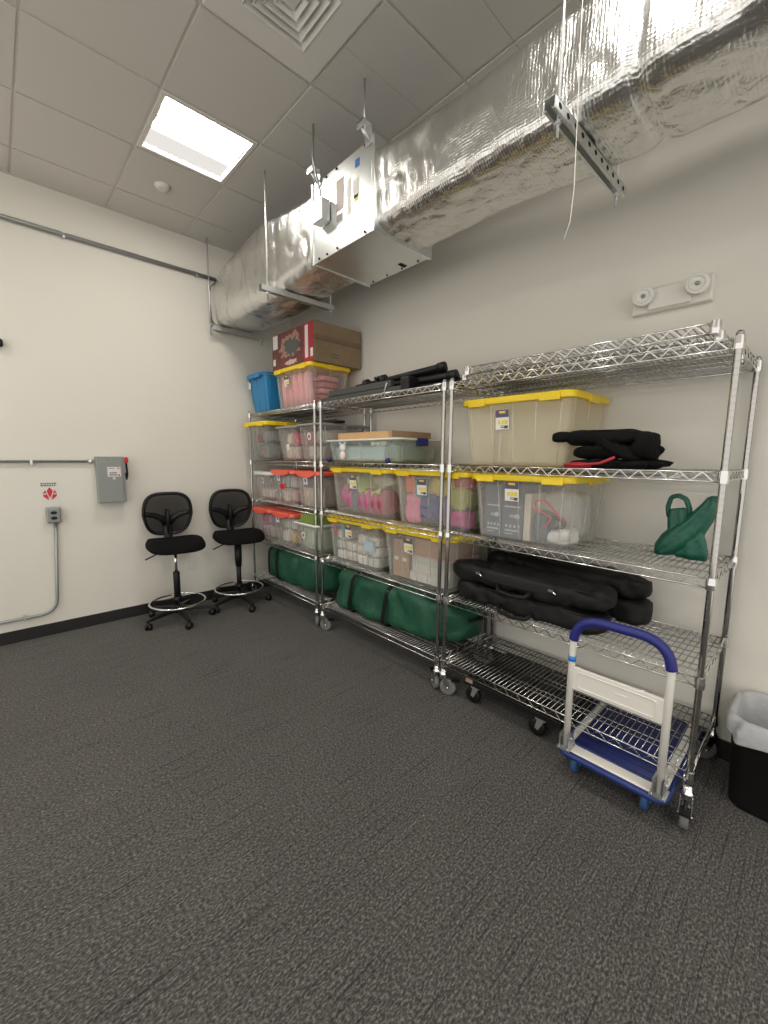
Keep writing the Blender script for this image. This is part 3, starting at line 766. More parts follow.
lump('green plastic sack stuffed into the top of the open bin', (.16, .25, .04), (-.38, -1.215, zc+.215), (.46, .36, .155), 'bag', 3, .03, 122, name='plastic_sack', m=mat('green sack film', (.19, .27, .05), .25, bump=(30, .6)))
# underbed tote
zc = SH(1)+.010
lump('pale blue-grey cloth spread inside the low blue-latched tote', (.42, .52, .52), (-.35, -1.83, zc), (.33, .66, .125), seed=130, p=6)
lump('green-grey cloth at the latch end of the low tote', (.20, .27, .21), (-.36, -2.22, zc), (.33, .12, .13), seed=131, p=5)
t = thing('plush_toy', 'small white plush toy with pink dress inside the low tote', 'toy', (-.545, -1.68, zc+.012))
part('body', MB().soft((0, 0, .035), (.03, .06, .07), 2.4, 16, 10), cloth((.75, .6, .6)), t)
part('head', MB().soft((0, 0, .10), (.035, .075, .06), 2.2, 16, 10), cloth((.8, .8, .78)), t)
part('ear', MB().soft((0, .03, .135), (.02, .026, .03), 2.2, 10, 8).soft((0, -.03, .135), (.02, .026, .03), 2.2, 10, 8), cloth((.8, .8, .78)), t)
for k, y in enumerate((-2.02, -2.08, -2.14)):
    lump('crumpled white paper flower, %s in the low tote' % ('farther', 'middle', 'nearer')[k], (.75, .72, .6), (-.50, y, zc+.118), (.055, .05, .035), 'paper flower', 2.2, .012, 140+k, name='paper_flower', group='paper flowers in the low tote')
t = thing('cardboard_tray', 'shallow brown cardboard tray on the low blue-latched tote', 'tray', (-.33, -1.925, SH(1)+.1825))
b = MB().box(-.205, .22, -.32, .32, 0, .052)
part('tray_body', b, M_card2, t, bevel=.002)
part('corner_flap', MB().box(-.208, -.2035, -.323, -.29, .0, .053).box(-.209, .218, -.324, -.319, .0, .053), M_card, t)
# tote with pink bundles
zc = SH(2)+.012
for k in range(7):
    y = -1.70-k*.074
    if k in (2,): continue
    b = MB().lathe([(0, -.032), (.07, -.034), (.098, -.02), (.104, 0), (.098, .02), (.07, .034), (0, .032)], (-.465, y, zc+.106+(.035 if k == 0 else 0)), 'y', 24)
    o = part('pink_bundle', b, cloth((.42, .07, .20) if k < 5 else (.36, .04, .09)))
    tag(o, 'round pink cloth bundle, %s in the row inside the lime-cloth tote' % ('farthest', 'second from the far end', '', 'middle', 'third from the near end', 'second from the near end', 'nearest')[k], 'bundle', 'pink bundles in the yellow-lidded tote')
lump('dark grey cloth pouch standing between pink bundles', (.10, .10, .12), (-.49, -1.835, zc), (.13, .085, .20), seed=151, p=4)
b = MB()
for k in range(13):
    pass
rows = []
for i in range(15):
    f = i/14; y = -1.72-f*.40
    zt = zc+.275-.125*f+.02*math.sin(f*9) if f < .78 else zc+.18+(f-.78)*.2
    rows.append([(-.535+.005*math.sin(i), y, zt-.045), (-.525, y, zt), (-.40, y+.01, zt+.015), (-.25, y, zt+.01), (-.25, y, zt+.004), (-.40, y+.01, zt+.009), (-.52, y, zt-.008), (-.53, y, zt-.045)])
tag(part('lime_cloth', MB().loft(rows), cloth((.48, .66, .14))), 'lime green cloth draped over the pink bundles', 'cloth')
lump('white packing sheet behind the lime cloth in the pink-bundle tote', (.62, .60, .52), (-.24, -1.92, zc), (.22, .50, .30), seed=152, p=5)
# bright mixed tote
def mixed(items, where):
    for k, (nm, col, c, s, pp) in enumerate(items):
        lump('%s inside the %s' % (nm, where), tuple(q*.85 for q in col), c, (s[0], s[1]*1.06, s[2]*1.03), seed=160+k*3+len(where), p=pp, name='soft_item', group='soft items in the mixed tote')
mixed([('orange cloth at the far top', (.72, .16, .06), (-.50, -2.44, zc+.20), (.08, .085, .12), 4), ('teal striped cloth beside the price sticker', (.10, .42, .45), (-.505, -2.525, zc+.18), (.08, .08, .13), 4),
       ('pink cloth at the far bottom', (.72, .22, .35), (-.48, -2.46, zc), (.12, .15, .20), 3), ('navy cloth in the middle', (.06, .07, .20), (-.48, -2.61, zc+.02), (.14, .17, .19), 3),
       ('purple cloth beside the navy one', (.22, .13, .35), (-.47, -2.73, zc), (.12, .11, .20), 3), ('yellow cloth on top at the middle', (.66, .55, .10), (-.44, -2.68, zc+.19), (.18, .22, .13), 3),
       ('yellow-green cloth behind the front posts', (.50, .52, .10), (-.44, -2.825, zc+.11), (.18, .13, .15), 3), ('magenta cloth at the near bottom', (.62, .08, .32), (-.45, -2.83, zc+.0), (.17, .12, .115), 3),
       ('orange-red cloth at the near top', (.60, .12, .05), (-.40, -2.84, zc+.25), (.20, .14, .08), 3), ('light green cloth lining the bottom', (.35, .55, .20), (-.28, -2.62, zc), (.24, .48, .12), 4), ('salmon cloth in the back', (.65, .3, .2), (-.26, -2.62, zc+.13), (.22, .46, .17), 3)], 'mixed bright tote')
# pale packets tote
zc = SH(3)+.012
random.seed(9)
pk = [((.62, .60, .55), 'white'), ((.55, .52, .46), 'cream'), ((.66, .64, .60), 'pale'), ((.50, .50, .47), 'grey')]
for r_ in range(3):
    for q in range(4):
        c, nm = pk[(r_*3+q) % 4]
        if r_ == 2 and q in (1,): continue
        y = -1.625-q*.137
        lump('%s packet, %s layer, %s in the pale-packet tote' % (nm, ('bottom', 'middle', 'top')[r_], ('farthest', 'second', 'third', 'nearest')[q]), c, (-.40, y, zc+r_*.083), (.26, .132, .082), 'packet', 5, .008, 200+r_*4+q, name='packet', group='pale packets in the tote')
for k, (c, nm, y) in enumerate((((.5, .03, .03), 'red', -1.585), ((.08, .35, .15), 'green', -1.70), ((.05, .15, .35), 'blue', -1.725))):
    b = MB().tube([(-.548, y, zc+.20), (-.556, y+.003, zc+.305)], .012, 10)
    t = part('marker_pen', b, cloth(c, .4)); tag(t, '%s marker standing at the front of the pale-packet tote' % nm, 'marker', 'markers in the pale-packet tote')
lump('pale blue packet near the front of the pale-packet tote', (.38, .52, .60), (-.545, -2.02, zc+.13), (.03, .11, .09), 'packet', 5, .006, 230, name='packet')
# cartons tote
M_kraft = mat('kraft carton', (.42, .25, .14), .8, vary=.06)
M_whitebox = mat('white carton', (.66, .65, .60), .7)
for k, (a, c) in enumerate(((-2.265, -2.335), (-2.337, -2.425))):
    t = carton('tall brown carton, %s in the carton tote' % ('farther of two', 'next to the white cartons')[k], None, -.525, -.20, c, a, zc, zc+.275, M_kraft, group='tall brown cartons')
    part('tape_strip', MB().box(-.1635, -.162, -.02, .02, .12, .145), M_paper, t)
carton('wide brown carton lying on the white cartons', None, -.545, -.20, -2.80, -2.43, zc+.20, zc+.315, M_kraft)
k = 0
for r_, (z0, z1) in enumerate(((0, .065), (.067, .125))):
    for q in range(2):
        y1 = -2.432-q*.17-(.02 if r_ else 0)
        carton('%s white carton, %s in the carton tote' % (('lower', 'upper')[r_], ('farther', 'nearer')[q]), None, -.52, -.2, y1-.165, y1, zc+z0, zc+z1, M_whitebox, group='white cartons in the tote'); k += 1
carton('flat pale green carton between brown and white cartons', (.5, .56, .48), -.53, -.2, -2.79, -2.46, zc+.127, zc+.18)
carton('thin pink sheet pack above the pale green carton', (.7, .42, .38), -.54, -.2, -2.80, -2.43, zc+.182, zc+.196)
# printed grey boxes tote
zc = SH(2)+.012
M_slate = mat('slate carton', (.10, .125, .155), .6)
M_print = mat('pale print', (.5, .53, .56), .6)
for k, (a, c) in enumerate(((-3.045, -3.155), (-3.16, -3.285))):
    t = carton('slate-grey printed box, %s in the red-cable tote' % ('farther of two', 'next to the cream pack')[k], None, -.535, -.20, c, a, zc, zc+.30, M_slate, group='printed grey boxes')
    b = MB(); w = (a-c)/2-.012; X = -.1695
    b.box(X, X+.001, -w, w*.9, .178, .186)
    b.box(X, X+.001, -w, w*.3, .122, .128).box(X, X+.001, -w, w*.3, .132, .137)
    b.prism([(-w*.62+.014*math.cos(2*PI*i/14), .13+.014*math.sin(2*PI*i/14)) for i in range(14)], X-.0003, X+.001, 'yz')
    for q in range(4): b.box(X, X+.001, -w+q*w*.5, -w+q*w*.5+w*.24, .064, .080)
    b.box(X, X+.001, -w, w*.8, .042, .052); b.box(X, X+.001, -w*.2, w*.8, .026, .031)
    part('printed_marks', b, M_print, t)
carton('thin cream pack standing beside the grey boxes', (.62, .56, .48), -.53, -.2, -3.33, -3.292, zc, zc+.26)
pts = [(-.515+.006*math.sin(q*2), -3.38-.055*math.sin(q*.9)-q*.006, zc+.06+.016*q*(1 if q < 9 else .2)+.025*math.sin(q*1.7)) for q in range(18)]
b = MB().tube([(-.505, -3.345, zc+.08), (-.52, -3.37, zc+.05), (-.525, -3.42, zc+.10), (-.525, -3.445, zc+.14), (-.525, -3.39, zc+.17), (-.525, -3.345, zc+.19), (-.525, -3.355, zc+.225), (-.525, -3.40, zc+.235), (-.52, -3.44, zc+.20), (-.51, -3.48, zc+.15), (-.50, -3.51, zc+.13)], .006, 8)
tag(part('red_cable', b, M_redplastic), 'red cable looped against the front of the printed-box tote', 'cable')
b = MB()
for k in range(6): b.tube([(-.49-.006*k, -3.46+(.048-.003*k)*math.cos(2*PI*i/22), zc+.115+(.034-.002*k)*math.sin(2*PI*i/22)) for i in range(22)], .0055, 6, closed=True)
tag(part('black_cable', b, M_black), 'coiled black cable inside the red-cable tote', 'cable')
lump('dark blue-grey pouch below the red cable', (.08, .10, .13), (-.47, -3.385, zc), (.12, .085, .17), 'pouch', 3.5, .01, 251, name='pouch')
lump('white plastic bag in the near bottom of the red-cable tote', (.6, .6, .58), (-.44, -3.48, zc), (.18, .13, .085), 'bag', 3, .012, 252, name='plastic_bag')
lump('clear bubble bag filling the back of the red-cable tote', (.55, .53, .50), (-.30, -3.42, zc), (.2, .24, .27), 'bag', 4, .014, 253, name='plastic_bag', m=M_dry)

# ------------------------------------------------------------------ red cardboard box
t = thing('cardboard_box', 'large cardboard box with red printed front on the pink-striped tote', 'box', (-.32, -.925, SH(0)+.3775))
part('body', MB().box(-.23, .285, -.365, .365, 0, .335), M_boxcard, t, bevel=.004)
p = part('printed_front', MB().box(-.2312, -.2302, -.362, .362, .004, .331), M_maroon, t)
def pr(nm, y0, y1, z0, z1, m, d=.0008): part(nm, MB().box(-.2312-d, -.2313, y0, y1, z0, z1), m, p)
pr('red_band', -.36, -.205, .01, .33, M_red)
pr('white_strip', -.275, -.225, .04, .315, M_paper, .0014)
pr('white_strip', -.35, -.31, .04, .11, M_paper, .0014)
pr('dark_panel', .235, .245, .01, .32, M_label)
pr('white_label', .255, .345, .20, .325, M_paper, .0012)
pr('white_label', .30, .345, .05, .11, M_paper, .0012)
random.seed(3)
def blob(y, z, ry, rz, s):
    out = []
    for i in range(48):
        a = 2*PI*i/48; k = 1+.55*noise.noise(Vector((math.cos(a)*3.2+s, math.sin(a)*3.2, s)))
        out.append((y+ry*k*math.cos(a), z+rz*k*math.sin(a)))
    return out
part('picture_print', MB().prism(blob(.04, .19, .17, .105, 3), -.2321, -.2313, 'yz'), cloth((.36, .20, .15)), p)
part('picture_print', MB().prism(blob(.0, .18, .135, .075, 7), -.2327, -.2322, 'yz'), cloth((.10, .11, .10)), p)
part('picture_print', MB().prism(blob(.02, .045, .10, .022, 5), -.2321, -.2313, 'yz'), cloth((.55, .4, .36)), p)
b = MB().box(-.2, .2, -.367, -.3652, .17, .195)
part('flap_seam', MB().box(-.229, .283, -.3662, -.3652, .180, .185), M_label, t)
part('tape_strip', MB().box(-.229, .283, -.3664, -.3653, .187, .222), mat('brown tape', (.20, .135, .075), .35), t)
part('printed_mark', MB().box(-.05, .04, -.3662, -.3652, .075, .082).box(-.05, .03, -.3662, -.3652, .05, .056), M_label, t)

# ------------------------------------------------------------------ duffels
def bag_body(Ly, W, Hh, p, seed, amp, tip=.75, sag=0.0, nu=40, nv=60, crease=.0, fr=5):
    b = MB(); rings = []; sg = lambda t, e: math.copysign(abs(t)**e, t)
    for j in range(nv+1):
        f = -1+2*j/nv; s = max(0.0, 1-abs(f)**9)**.4*(1-(1-tip)*abs(f)**2.2); s = max(s, .015)
        ring = []
        for i in range(nu):
            a = 2*PI*i/nu; x, z = sg(math.cos(a), 2/p)*W/2*s, sg(math.sin(a), 2/p)*Hh/2*s
            P3 = Vector((x, f*Ly/2, z)); o = Vector((seed*5.1, seed*2.3, seed))
            d = amp*noise.noise(P3*fr+o)+amp*.5*noise.noise(P3*fr*2.7+o)
            if crease: d -= crease*max(0, 1-abs(noise.noise(Vector((P3.x*2, P3.y*fr, P3.z*fr*.7))-o))*6)
            q = Vector((x, 0, z)); q = q+(q.normalized()*d*min(1, s*2) if q.length > 1e-6 else q)
            zz = q.z+Hh/2-sag*f*f
            ring.append((q.x, P3.y, max(0.0, zz)))
        rings.append(ring)
    return b.loft(rings)
def hoop(W, Hh, y, w, p=3.5, grow=.006, thick=.004, tilt=0.0):
    """flat webbing strap around a bag section"""
    sg = lambda t, e: math.copysign(abs(t)**e, t); rings = []
    for i in range(36):
        a = 2*PI*i/36; ux, uz = sg(math.cos(a), 2/p), sg(math.sin(a), 2/p)
        yy = y+tilt*uz
        rings.append([((W/2+grow)*ux, yy-w/2, max(.001, Hh/2+(Hh/2+grow)*uz)), ((W/2+grow+thick)*ux, yy-w/2, max(0, Hh/2+(Hh/2+grow+thick)*uz)),
                      ((W/2+grow+thick)*ux, yy+w/2, max(0, Hh/2+(Hh/2+grow+thick)*uz)), ((W/2+grow)*ux, yy+w/2, max(.001, Hh/2+(Hh/2+grow)*uz))])
    return MB().loft(rings, closed=True, smooth=False)
t = thing('duffel_bag', 'green duffel bag on the bottom shelf beside the black stools', 'duffel bag', (-.33, -.835, SH(4)), 0, 'green duffel bags')
part('body', bag_body(1.17, .50, .375, 4.6, 2, .034, .86, .0, crease=.030, fr=3.6), M_green, t)
part('strap', hoop(.50, .375, .24, .032, p=4.6, grow=.004), M_nylon, t); part('strap', hoop(.46, .35, .44, .03, p=4.6, grow=.002), M_nylon, t)
part('carry_handle', MB().tube([(-.16, .24, .365), (-.2, .20, .385), (-.19, .12, .39), (-.15, .08, .37)], .009, 6), M_nylon, t)
t = thing('duffel_bag', 'long green duffel bag with two black straps under the yellow-lidded totes', 'duffel bag', (-.33, -2.185, SH(4)), 0, 'green duffel bags')
part('body', bag_body(1.37, .50, .36, 4.8, 6, .040, .84, .0, crease=.034, fr=3.4), M_green, t)
part('strap', hoop(.50, .36, .36, .034, p=4.8, grow=.004, tilt=-.04), M_nylon, t); part('strap', hoop(.50, .36, -.05, .036, p=4.8, grow=.004, tilt=-.04), M_nylon, t)
part('end_handle', MB().tube([(-.05, -.66, .20), (-.07, -.70, .22), (.05, -.71, .21), (.08, -.66, .2)], .010, 6), M_nylon, t)

# ------------------------------------------------------------------ folded stands on the middle unit
def stand(label, x, y, z, Ln, rz, tilt, tubes, body=True, m=None):
    t = thing('light_stand', label, 'tripod stand', (x, y, z), 0, 'folded black stands on the top shelf')
    t.rotation_euler = (tilt, 0, rz)
    for k, (dx, dz, r_, a, c) in enumerate(tubes):
        o = part('leg', MB().tube([(dx, a*Ln, dz), (dx, c*Ln, dz)], r_, 10), m or M_black, t)
        part('foot_cap', MB().tube([(dx, a*Ln-.004, dz), (dx, a*Ln+.05, dz)], r_*1.35, 10), M_black, o)
    if body:
        part('collar', MB().tube([(0, .1*Ln, .03), (0, .17*Ln, .03)], .036, 12).tube([(0, .30*Ln, .03), (0, .34*Ln, .03)], .034, 12), M_black, t)
        part('knob', MB().tube([(-.03, .14*Ln, .03), (-.07, .14*Ln, .035)], .012, 8), M_black, t)
M_stand = mat('dark grey metal', (.06, .062, .06), .5, .2)
zt = SH(0)
t = thing('folded_easel', 'flat dark grey folded easel frame along the front edge of the top shelf', 'easel', (-.52, -1.93, zt))
part('rail', MB().box(-.045, -.005, -.47, .55, 0, .042), M_stand, t, bevel=.004)
part('rail', MB().box(-.04, .0, -.32, .42, .046, .092), M_stand, t, bevel=.004)
part('rail', MB().box(.01, .055, -.50, .53, .0, .05), M_stand, t, bevel=.004)
part('hinge', MB().box(-.048, .06, -.50, -.42, 0, .098), M_black, t, bevel=.012)
part('pull_tab', MB().tube([(-.05, -.27, .012), (-.052, -.285, .05), (-.05, -.295, .075)], .004, 6), M_plate, t)
stand('folded black stand lying behind the easel, lowest of the pile', -.41, -2.24, zt+.001, 1.06, 0, 0, [(0, .026, .025, -.5, .35), (.055, .024, .022, -.47, .4), (-.052, .024, .022, -.44, .3)])
stand('folded black stand resting on the lowest one', -.40, -2.22, zt+.052, 1.04, .03, .0, [(-.045, .030, .024, -.48, .4), (.03, .028, .022, -.44, .42)])
stand('long black stand on top of the pile, its end raised towards the camera', -.44, -2.17, zt+.108, 1.0, -.02, -.035, [(0, .02, .021, -.47, .44), (.045, .014, .019, -.44, .42)], True)

# ------------------------------------------------------------------ black bags
def long_bag(label, x, y, z, Ln, W, Hh, seed, m, pocket=True, rz=0.0, tip=.86):
    t = thing('tripod_bag', label, 'equipment bag', (x, y, z), rz, 'long black bags on the fourth shelf')
    part('body', bag_body(Ln, W, Hh, 3.4, seed, .026, tip, crease=.018, fr=6), m, t)
    part('zipper', MB().tube([(-W/2*.72, -Ln*.40, Hh*.80), (-W/2*.78, -Ln*.2, Hh*.83), (-W/2*.78, Ln*.2, Hh*.83), (-W/2*.72, Ln*.40, Hh*.80)], .004, 6), M_black, t)
    if pocket:
        part('pocket', MB().soft((-W/2*.80, -.0, Hh*.62), (.07, Ln*.46, Hh*.52), 5, 30, 14, seed, .006), M_greynylon, t)
        for y_ in (-.23, .23):
            part('buckle', MB().box(-W/2-.03, -W/2-.018, y_*Ln-.014, y_*Ln+.014, Hh*.66, Hh*.76).tube([(-W/2-.02, y_*Ln, Hh*.7), (-W/2-.035, y_*Ln-.03, Hh*.62)], .005, 6), M_chrome2, t)
    part('handle', MB().tube([(-W/2+.0, .10, Hh*.35), (-W/2-.035, .08, Hh*.18), (-W/2-.04, 0, Hh*.12), (-W/2-.035, -.08, Hh*.18), (-W/2, -.10, Hh*.35)], .012, 8), M_nylon, t)
zb = SH(3)
long_bag('black long bag at the front, underneath the bag with buckled pocket', -.475, -3.305, zb, .90, .24, .135, 11, M_nylon, False)
long_bag('charcoal long bag with buckled pocket, on top at the front', -.470, -3.29, zb+.115, .95, .245, .135, 12, M_nylon)
long_bag('black long bag at the back, underneath the plain black bag', -.19, -3.40, zb, .92, .22, .15, 13, M_nylon, False)
long_bag('plain black long bag lying uppermost along the wall side', -.205, -3.375, zb+.135, .96, .22, .14, 14, M_nylon, False)

# ------------------------------------------------------------------ folded black cloth bags, green plastic bag
zk = SH(1)
for k, (lab, c, s, sd) in enumerate((('flat black cloth bag, bottom of the folded stack beside the empty tote', (-.42, -3.715, 0), (.34, .42, .045), 1),
        ('folded black cloth bag in the middle of the folded stack', (-.41, -3.70, .040), (.30, .36, .075), 2),
        ('draped black cloth bag on top of the folded stack', (-.42, -3.665, .108), (.30, .40, .075), 3))):
    t = thing('cloth_bag', lab, 'cloth bag', (c[0], c[1], zk+c[2]), 0, 'folded black cloth bags')
    part('body', MB().soft((0, 0, s[2]/2), s, 3.2, 72, 36, sd+40, .034, 9, crease=.022), M_blackfab, t)
    if k == 0:
        part('red_trim', MB().tube([(-.175, .19, .014), (-.186, .10, .016), (-.188, .02, .024), (-.188, -.04, .052)], .007, 6), M_red, t); part('red_lining', MB().soft((-.155, .13, .012), (.05, .13, .026), 3, 24, 12, 3, .008), M_red, t)
    if k == 2:
        part('sleeve_fold', MB().soft((-.04, .16, .045), (.20, .17, .06), 3.4, 40, 22, 9, .022, 12, crease=.014), M_blackfab, t)
        part('sleeve_fold', MB().soft((-.09, -.06, -.01), (.13, .26, .06), 2.6, 44, 22, 7, .024, 12, M=Matrix.Rotation(.5, 3, 'X'), crease=.014), M_blackfab, t)
        part('sleeve_fold', MB().soft((-.05, -.175, -.01), (.2, .10, .13), 2.8, 36, 22, 5, .026, 12, crease=.014), M_blackfab, t)
def plastic_bag():
    t = thing('plastic_bag', 'dark green plastic carrier bag with loop handles on the wire shelf', 'bag', (-.27, -3.965, SH(2)), 0)
    def sheet(spine, widths, thick, seed, cup=.0):
        rings = []; n = 26
        for k, (p, w) in enumerate(zip(spine, widths)):
            a, c = spine[max(0, k-1)], spine[min(len(spine)-1, k+1)]
            d = Vector((0, c[0]-a[0], c[1]-a[1])).normalized(); nrm = Vector((0, -d.z, d.y)); ring = []
            for i in range(n):
                q = 2*PI*i/n; u, v = math.cos(q), math.sin(q)
                fold = 1+.35*noise.noise(Vector((u*2.5+seed, v*2.5, k*.5)))
                o = Vector((0, p[0], p[1]))+nrm*(u*w/2)+Vector((v*thick*(w/.16)**.5*fold+.010*math.sin(u*7+seed)*(1-abs(v)*.5), 0, 0))
                o.z = max(.0, o.z); ring.append(o)
            rings.append(ring)
        return MB().loft(rings)
    # main body sagging from the near handle down to the far bottom corner
    sp = [(.090, .000), (.075, .022), (.040, .058), (.00, .098), (-.042, .150), (-.075, .205), (-.095, .25), (-.107, .283), (-.113, .287)]
    wd = [.04, .085, .120, .130, .112, .09, .07, .055, .03]
    part('bag_body', sheet(sp, wd, .042, 2), M_greenbag, t)
    b = sheet([(-.045, .0), (-.047, .03), (-.04, .08), (-.03, .12), (-.015, .16)], [.12, .13, .12, .11, .08], .035, 5)
    part('side_gusset', b, M_greenbag, t)
    b = sheet([(.0, .08), (.012, .14), (.018, .19), (.022, .225), (.024, .235)], [.10, .10, .095, .085, .05], .022, 9)
    part('handle_base', b, M_greenbag, t)
    pts = [(.006, .058, .19), (.004, .066, .235), (.0, .055, .285), (-.004, .025, .296), (-.004, -.006, .280), (.0, -.022, .235), (.006, -.022, .19)]
    part('loop_handle', MB().tube(bend(pts, .012, 3), [.015]*len(bend(pts, .012, 3)), 10, flat=(.7, 1.1)), M_greenbag, t)
    part('handle_tip', MB().soft((0, -.112, .285), (.05, .05, .03), 2.6, 16, 10, 3, .006), M_greenbag, t)
plastic_bag()

# ------------------------------------------------------------------ furniture dolly
t = thing('furniture_dolly', 'low black platform dolly parked under the bottom wire shelf', 'dolly', (-.33, -3.285, 0))
b = MB()
for k in range(9): b.box(-.235, .235, -.30+k*.0672, -.30+k*.0672+.058, .150, .168)
part('deck', b, M_black, t)
b = MB().box(-.245, -.205, -.305, .305, .118, .150).box(.205, .245, -.305, .305, .118, .150).box(-.02, .02, -.305, .305, .125, .150)
part('frame', b, M_black, t, bevel=.003)
part('end_pad', MB().box(-.249, -.2455, .25, .30, .135, .16), mat('worn wood', (.34, .22, .18), .7), t)
for x in (-.215, .215):
    for y in (-.19, .235):
        c = part('caster', MB().box(x-.03, x+.03, y-.03, y+.03, .110, .118).prism([(y-.02, .11), (y+.02, .11), (y+.034, .05), (y+.014, .042)], x-.021, x-.018, 'yz').prism([(y-.02, .11), (y+.02, .11), (y+.034, .05), (y+.014, .042)], x+.018, x+.021, 'yz'), M_zinc, t)
        part('wheel', MB().lathe([(0, -.016), (.03, -.016), (.048, -.012), (.05, 0), (.048, .012), (.03, .016), (0, .016)], (x, y+.025, .05), 'x', 20), M_black, c)

# ------------------------------------------------------------------ platform hand truck
t = thing('platform_truck', 'platform hand truck with blue deck and blue handle, parked under the shelf', 'hand truck', (-.405, -3.875, 0))
dw, dl = .445, .72
rim = lambda i, z: [(p[0], p[1], z) for p in rrect(dl-2*i, dw-2*i, .045)]
b = MB().loft([rim(.02, .118), rim(.004, .125), rim(0, .135), rim(0, .150), rim(.006, .156)])
dk = part('deck', b, M_navy, t)
part('edge_bumper', MB().tube([(p[0], p[1], .140) for p in rrect(dl, dw, .045)], .010, 8, closed=True, flat=(1, 1.5)), mat('blue bumper', (.015, .035, .17), .4), dk)
part('steel_tray', MB().loft([rim(.008, .154), rim(.010, .160), rim(.02, .161)]), M_cream, dk)
m1 = MB().loft([[(p[0]+.01, p[1], z) for p in rrect(dl-.115, dw-.09, .03)] for z in (.160, .1645)])
for k in range(12): m1.box(-.285+k*.052, -.28+k*.052, -.165, .165, .1642, .1665)
part('deck_mat', m1, M_navy, dk)
hx = -.335
arch = bend([(hx, .190, .155), (hx, .190, .812), (hx, -.195, .812), (hx, -.195, .155)], .13, 10)
part('handle', MB().tube(arch, .0155, 12), M_cream, t)
full = [p for p in arch if p.z > .69]
full = [Vector((hx, .190, .70))]+[p for p in full]+[Vector((hx, -.195, .70))]
hd = part('grip', MB().tube(full, .021, 12), M_bluegrip, t)
part('tape_band', MB().tube([(hx, .190, .597), (hx, .190, .622)], .0175, 12), M_bluetape, t)
pnl = part('cross_panel', MB().box(hx-.008, hx+.008, -.185, .182, .462, .572), M_cream, t, bevel=.004)
b = MB().tube([(hx-.0085, p[0], .517+p[1]) for p in rrect(.31, .075, .012, 3)], .003, 5, closed=True)
part('panel_bead', b, M_cream, pnl)
part('emblem', MB().box(hx-.0095, hx-.0082, -.05, .0, .518, .524), M_plate, pnl)
for s in (.190, -.195):
    b = MB().box(hx-.03, hx+.03, s-.022, s-.018, .158, .235).box(hx-.03, hx+.03, s+.018, s+.022, .158, .235).box(hx-.035, hx+.035, s-.03, s+.03, .158, .166)
    b.tube([(hx, s-.028, .21), (hx, s+.028, .21)], .006, 8)
    part('hinge_bracket', b, M_zinc, t)
for x, lab in ((-.255, 0), (.25, 1)):
    for y in (.165, -.135):
        c = part('caster', MB().box(x-.035, x+.035, y-.03, y+.03, .110, .120).prism([(x-.025, .11), (x+.025, .11), (x+.012, .042), (x-.012, .042)], y-.021, y-.018, 'xz').prism([(x-.025, .11), (x+.025, .11), (x+.012, .042), (x-.012, .042)], y+.018, y+.021, 'xz'), M_zinc, t)
        part('wheel', MB().lathe([(0, -.016), (.03, -.016), (.048, -.012), (.05, 0), (.048, .012), (.03, .016), (0, .016)], (x, y, .05), 'y', 22), mat('blue-grey tyre', (.03, .09, .22), .5), c)

# ------------------------------------------------------------------ waste bin
t = thing('waste_bin', 'black waste bin with a pale plastic liner against the wall', 'waste bin', (-.205, -4.395, 0))
rb = lambda w, d, z: [(p[0], p[1], z) for p in rrect(w, d, .06)]
b = MB().loft([rb(.30, .28, 0), rb(.315, .295, .02), rb(.345, .325, .385), rb(.36, .34, .39), rb(.36, .34, .40), rb(.34, .32, .40), rb(.33, .31, .38), rb(.29, .27, .015)], True, True)
part('bucket', b, M_black, t)
rings = []
for k, (g, z) in enumerate(((-.05, .16), (-.03, .30), (-.012, .40), (.006, .425), (.018, .405), (.022, .38), (.028, .352))):
    ring = []
    for i, p in enumerate(rrect(.35, .33, .06, 12)):
        a = math.atan2(p[1], p[0]); d = g+(.008*math.sin(11*a+k*.7)+.007*math.sin(23*a+k)+.02*noise.noise(Vector((p[0]*9, p[1]*9, k*.6))))*(1 if k > 3 else 0)+(0 if k > 2 else -.006)
        l = math.hypot(*p); zz = z+(.022*math.sin(4*a+1)+.012*math.sin(9*a) if k == 6 else (.012*math.sin(6*a) if k == 3 else 0))
        ring.append((p[0]*(1+d/l), p[1]*(1+d/l), zz))
    rings.append(ring)
part('liner', MB().loft(rings, False, False), M_liner, t)

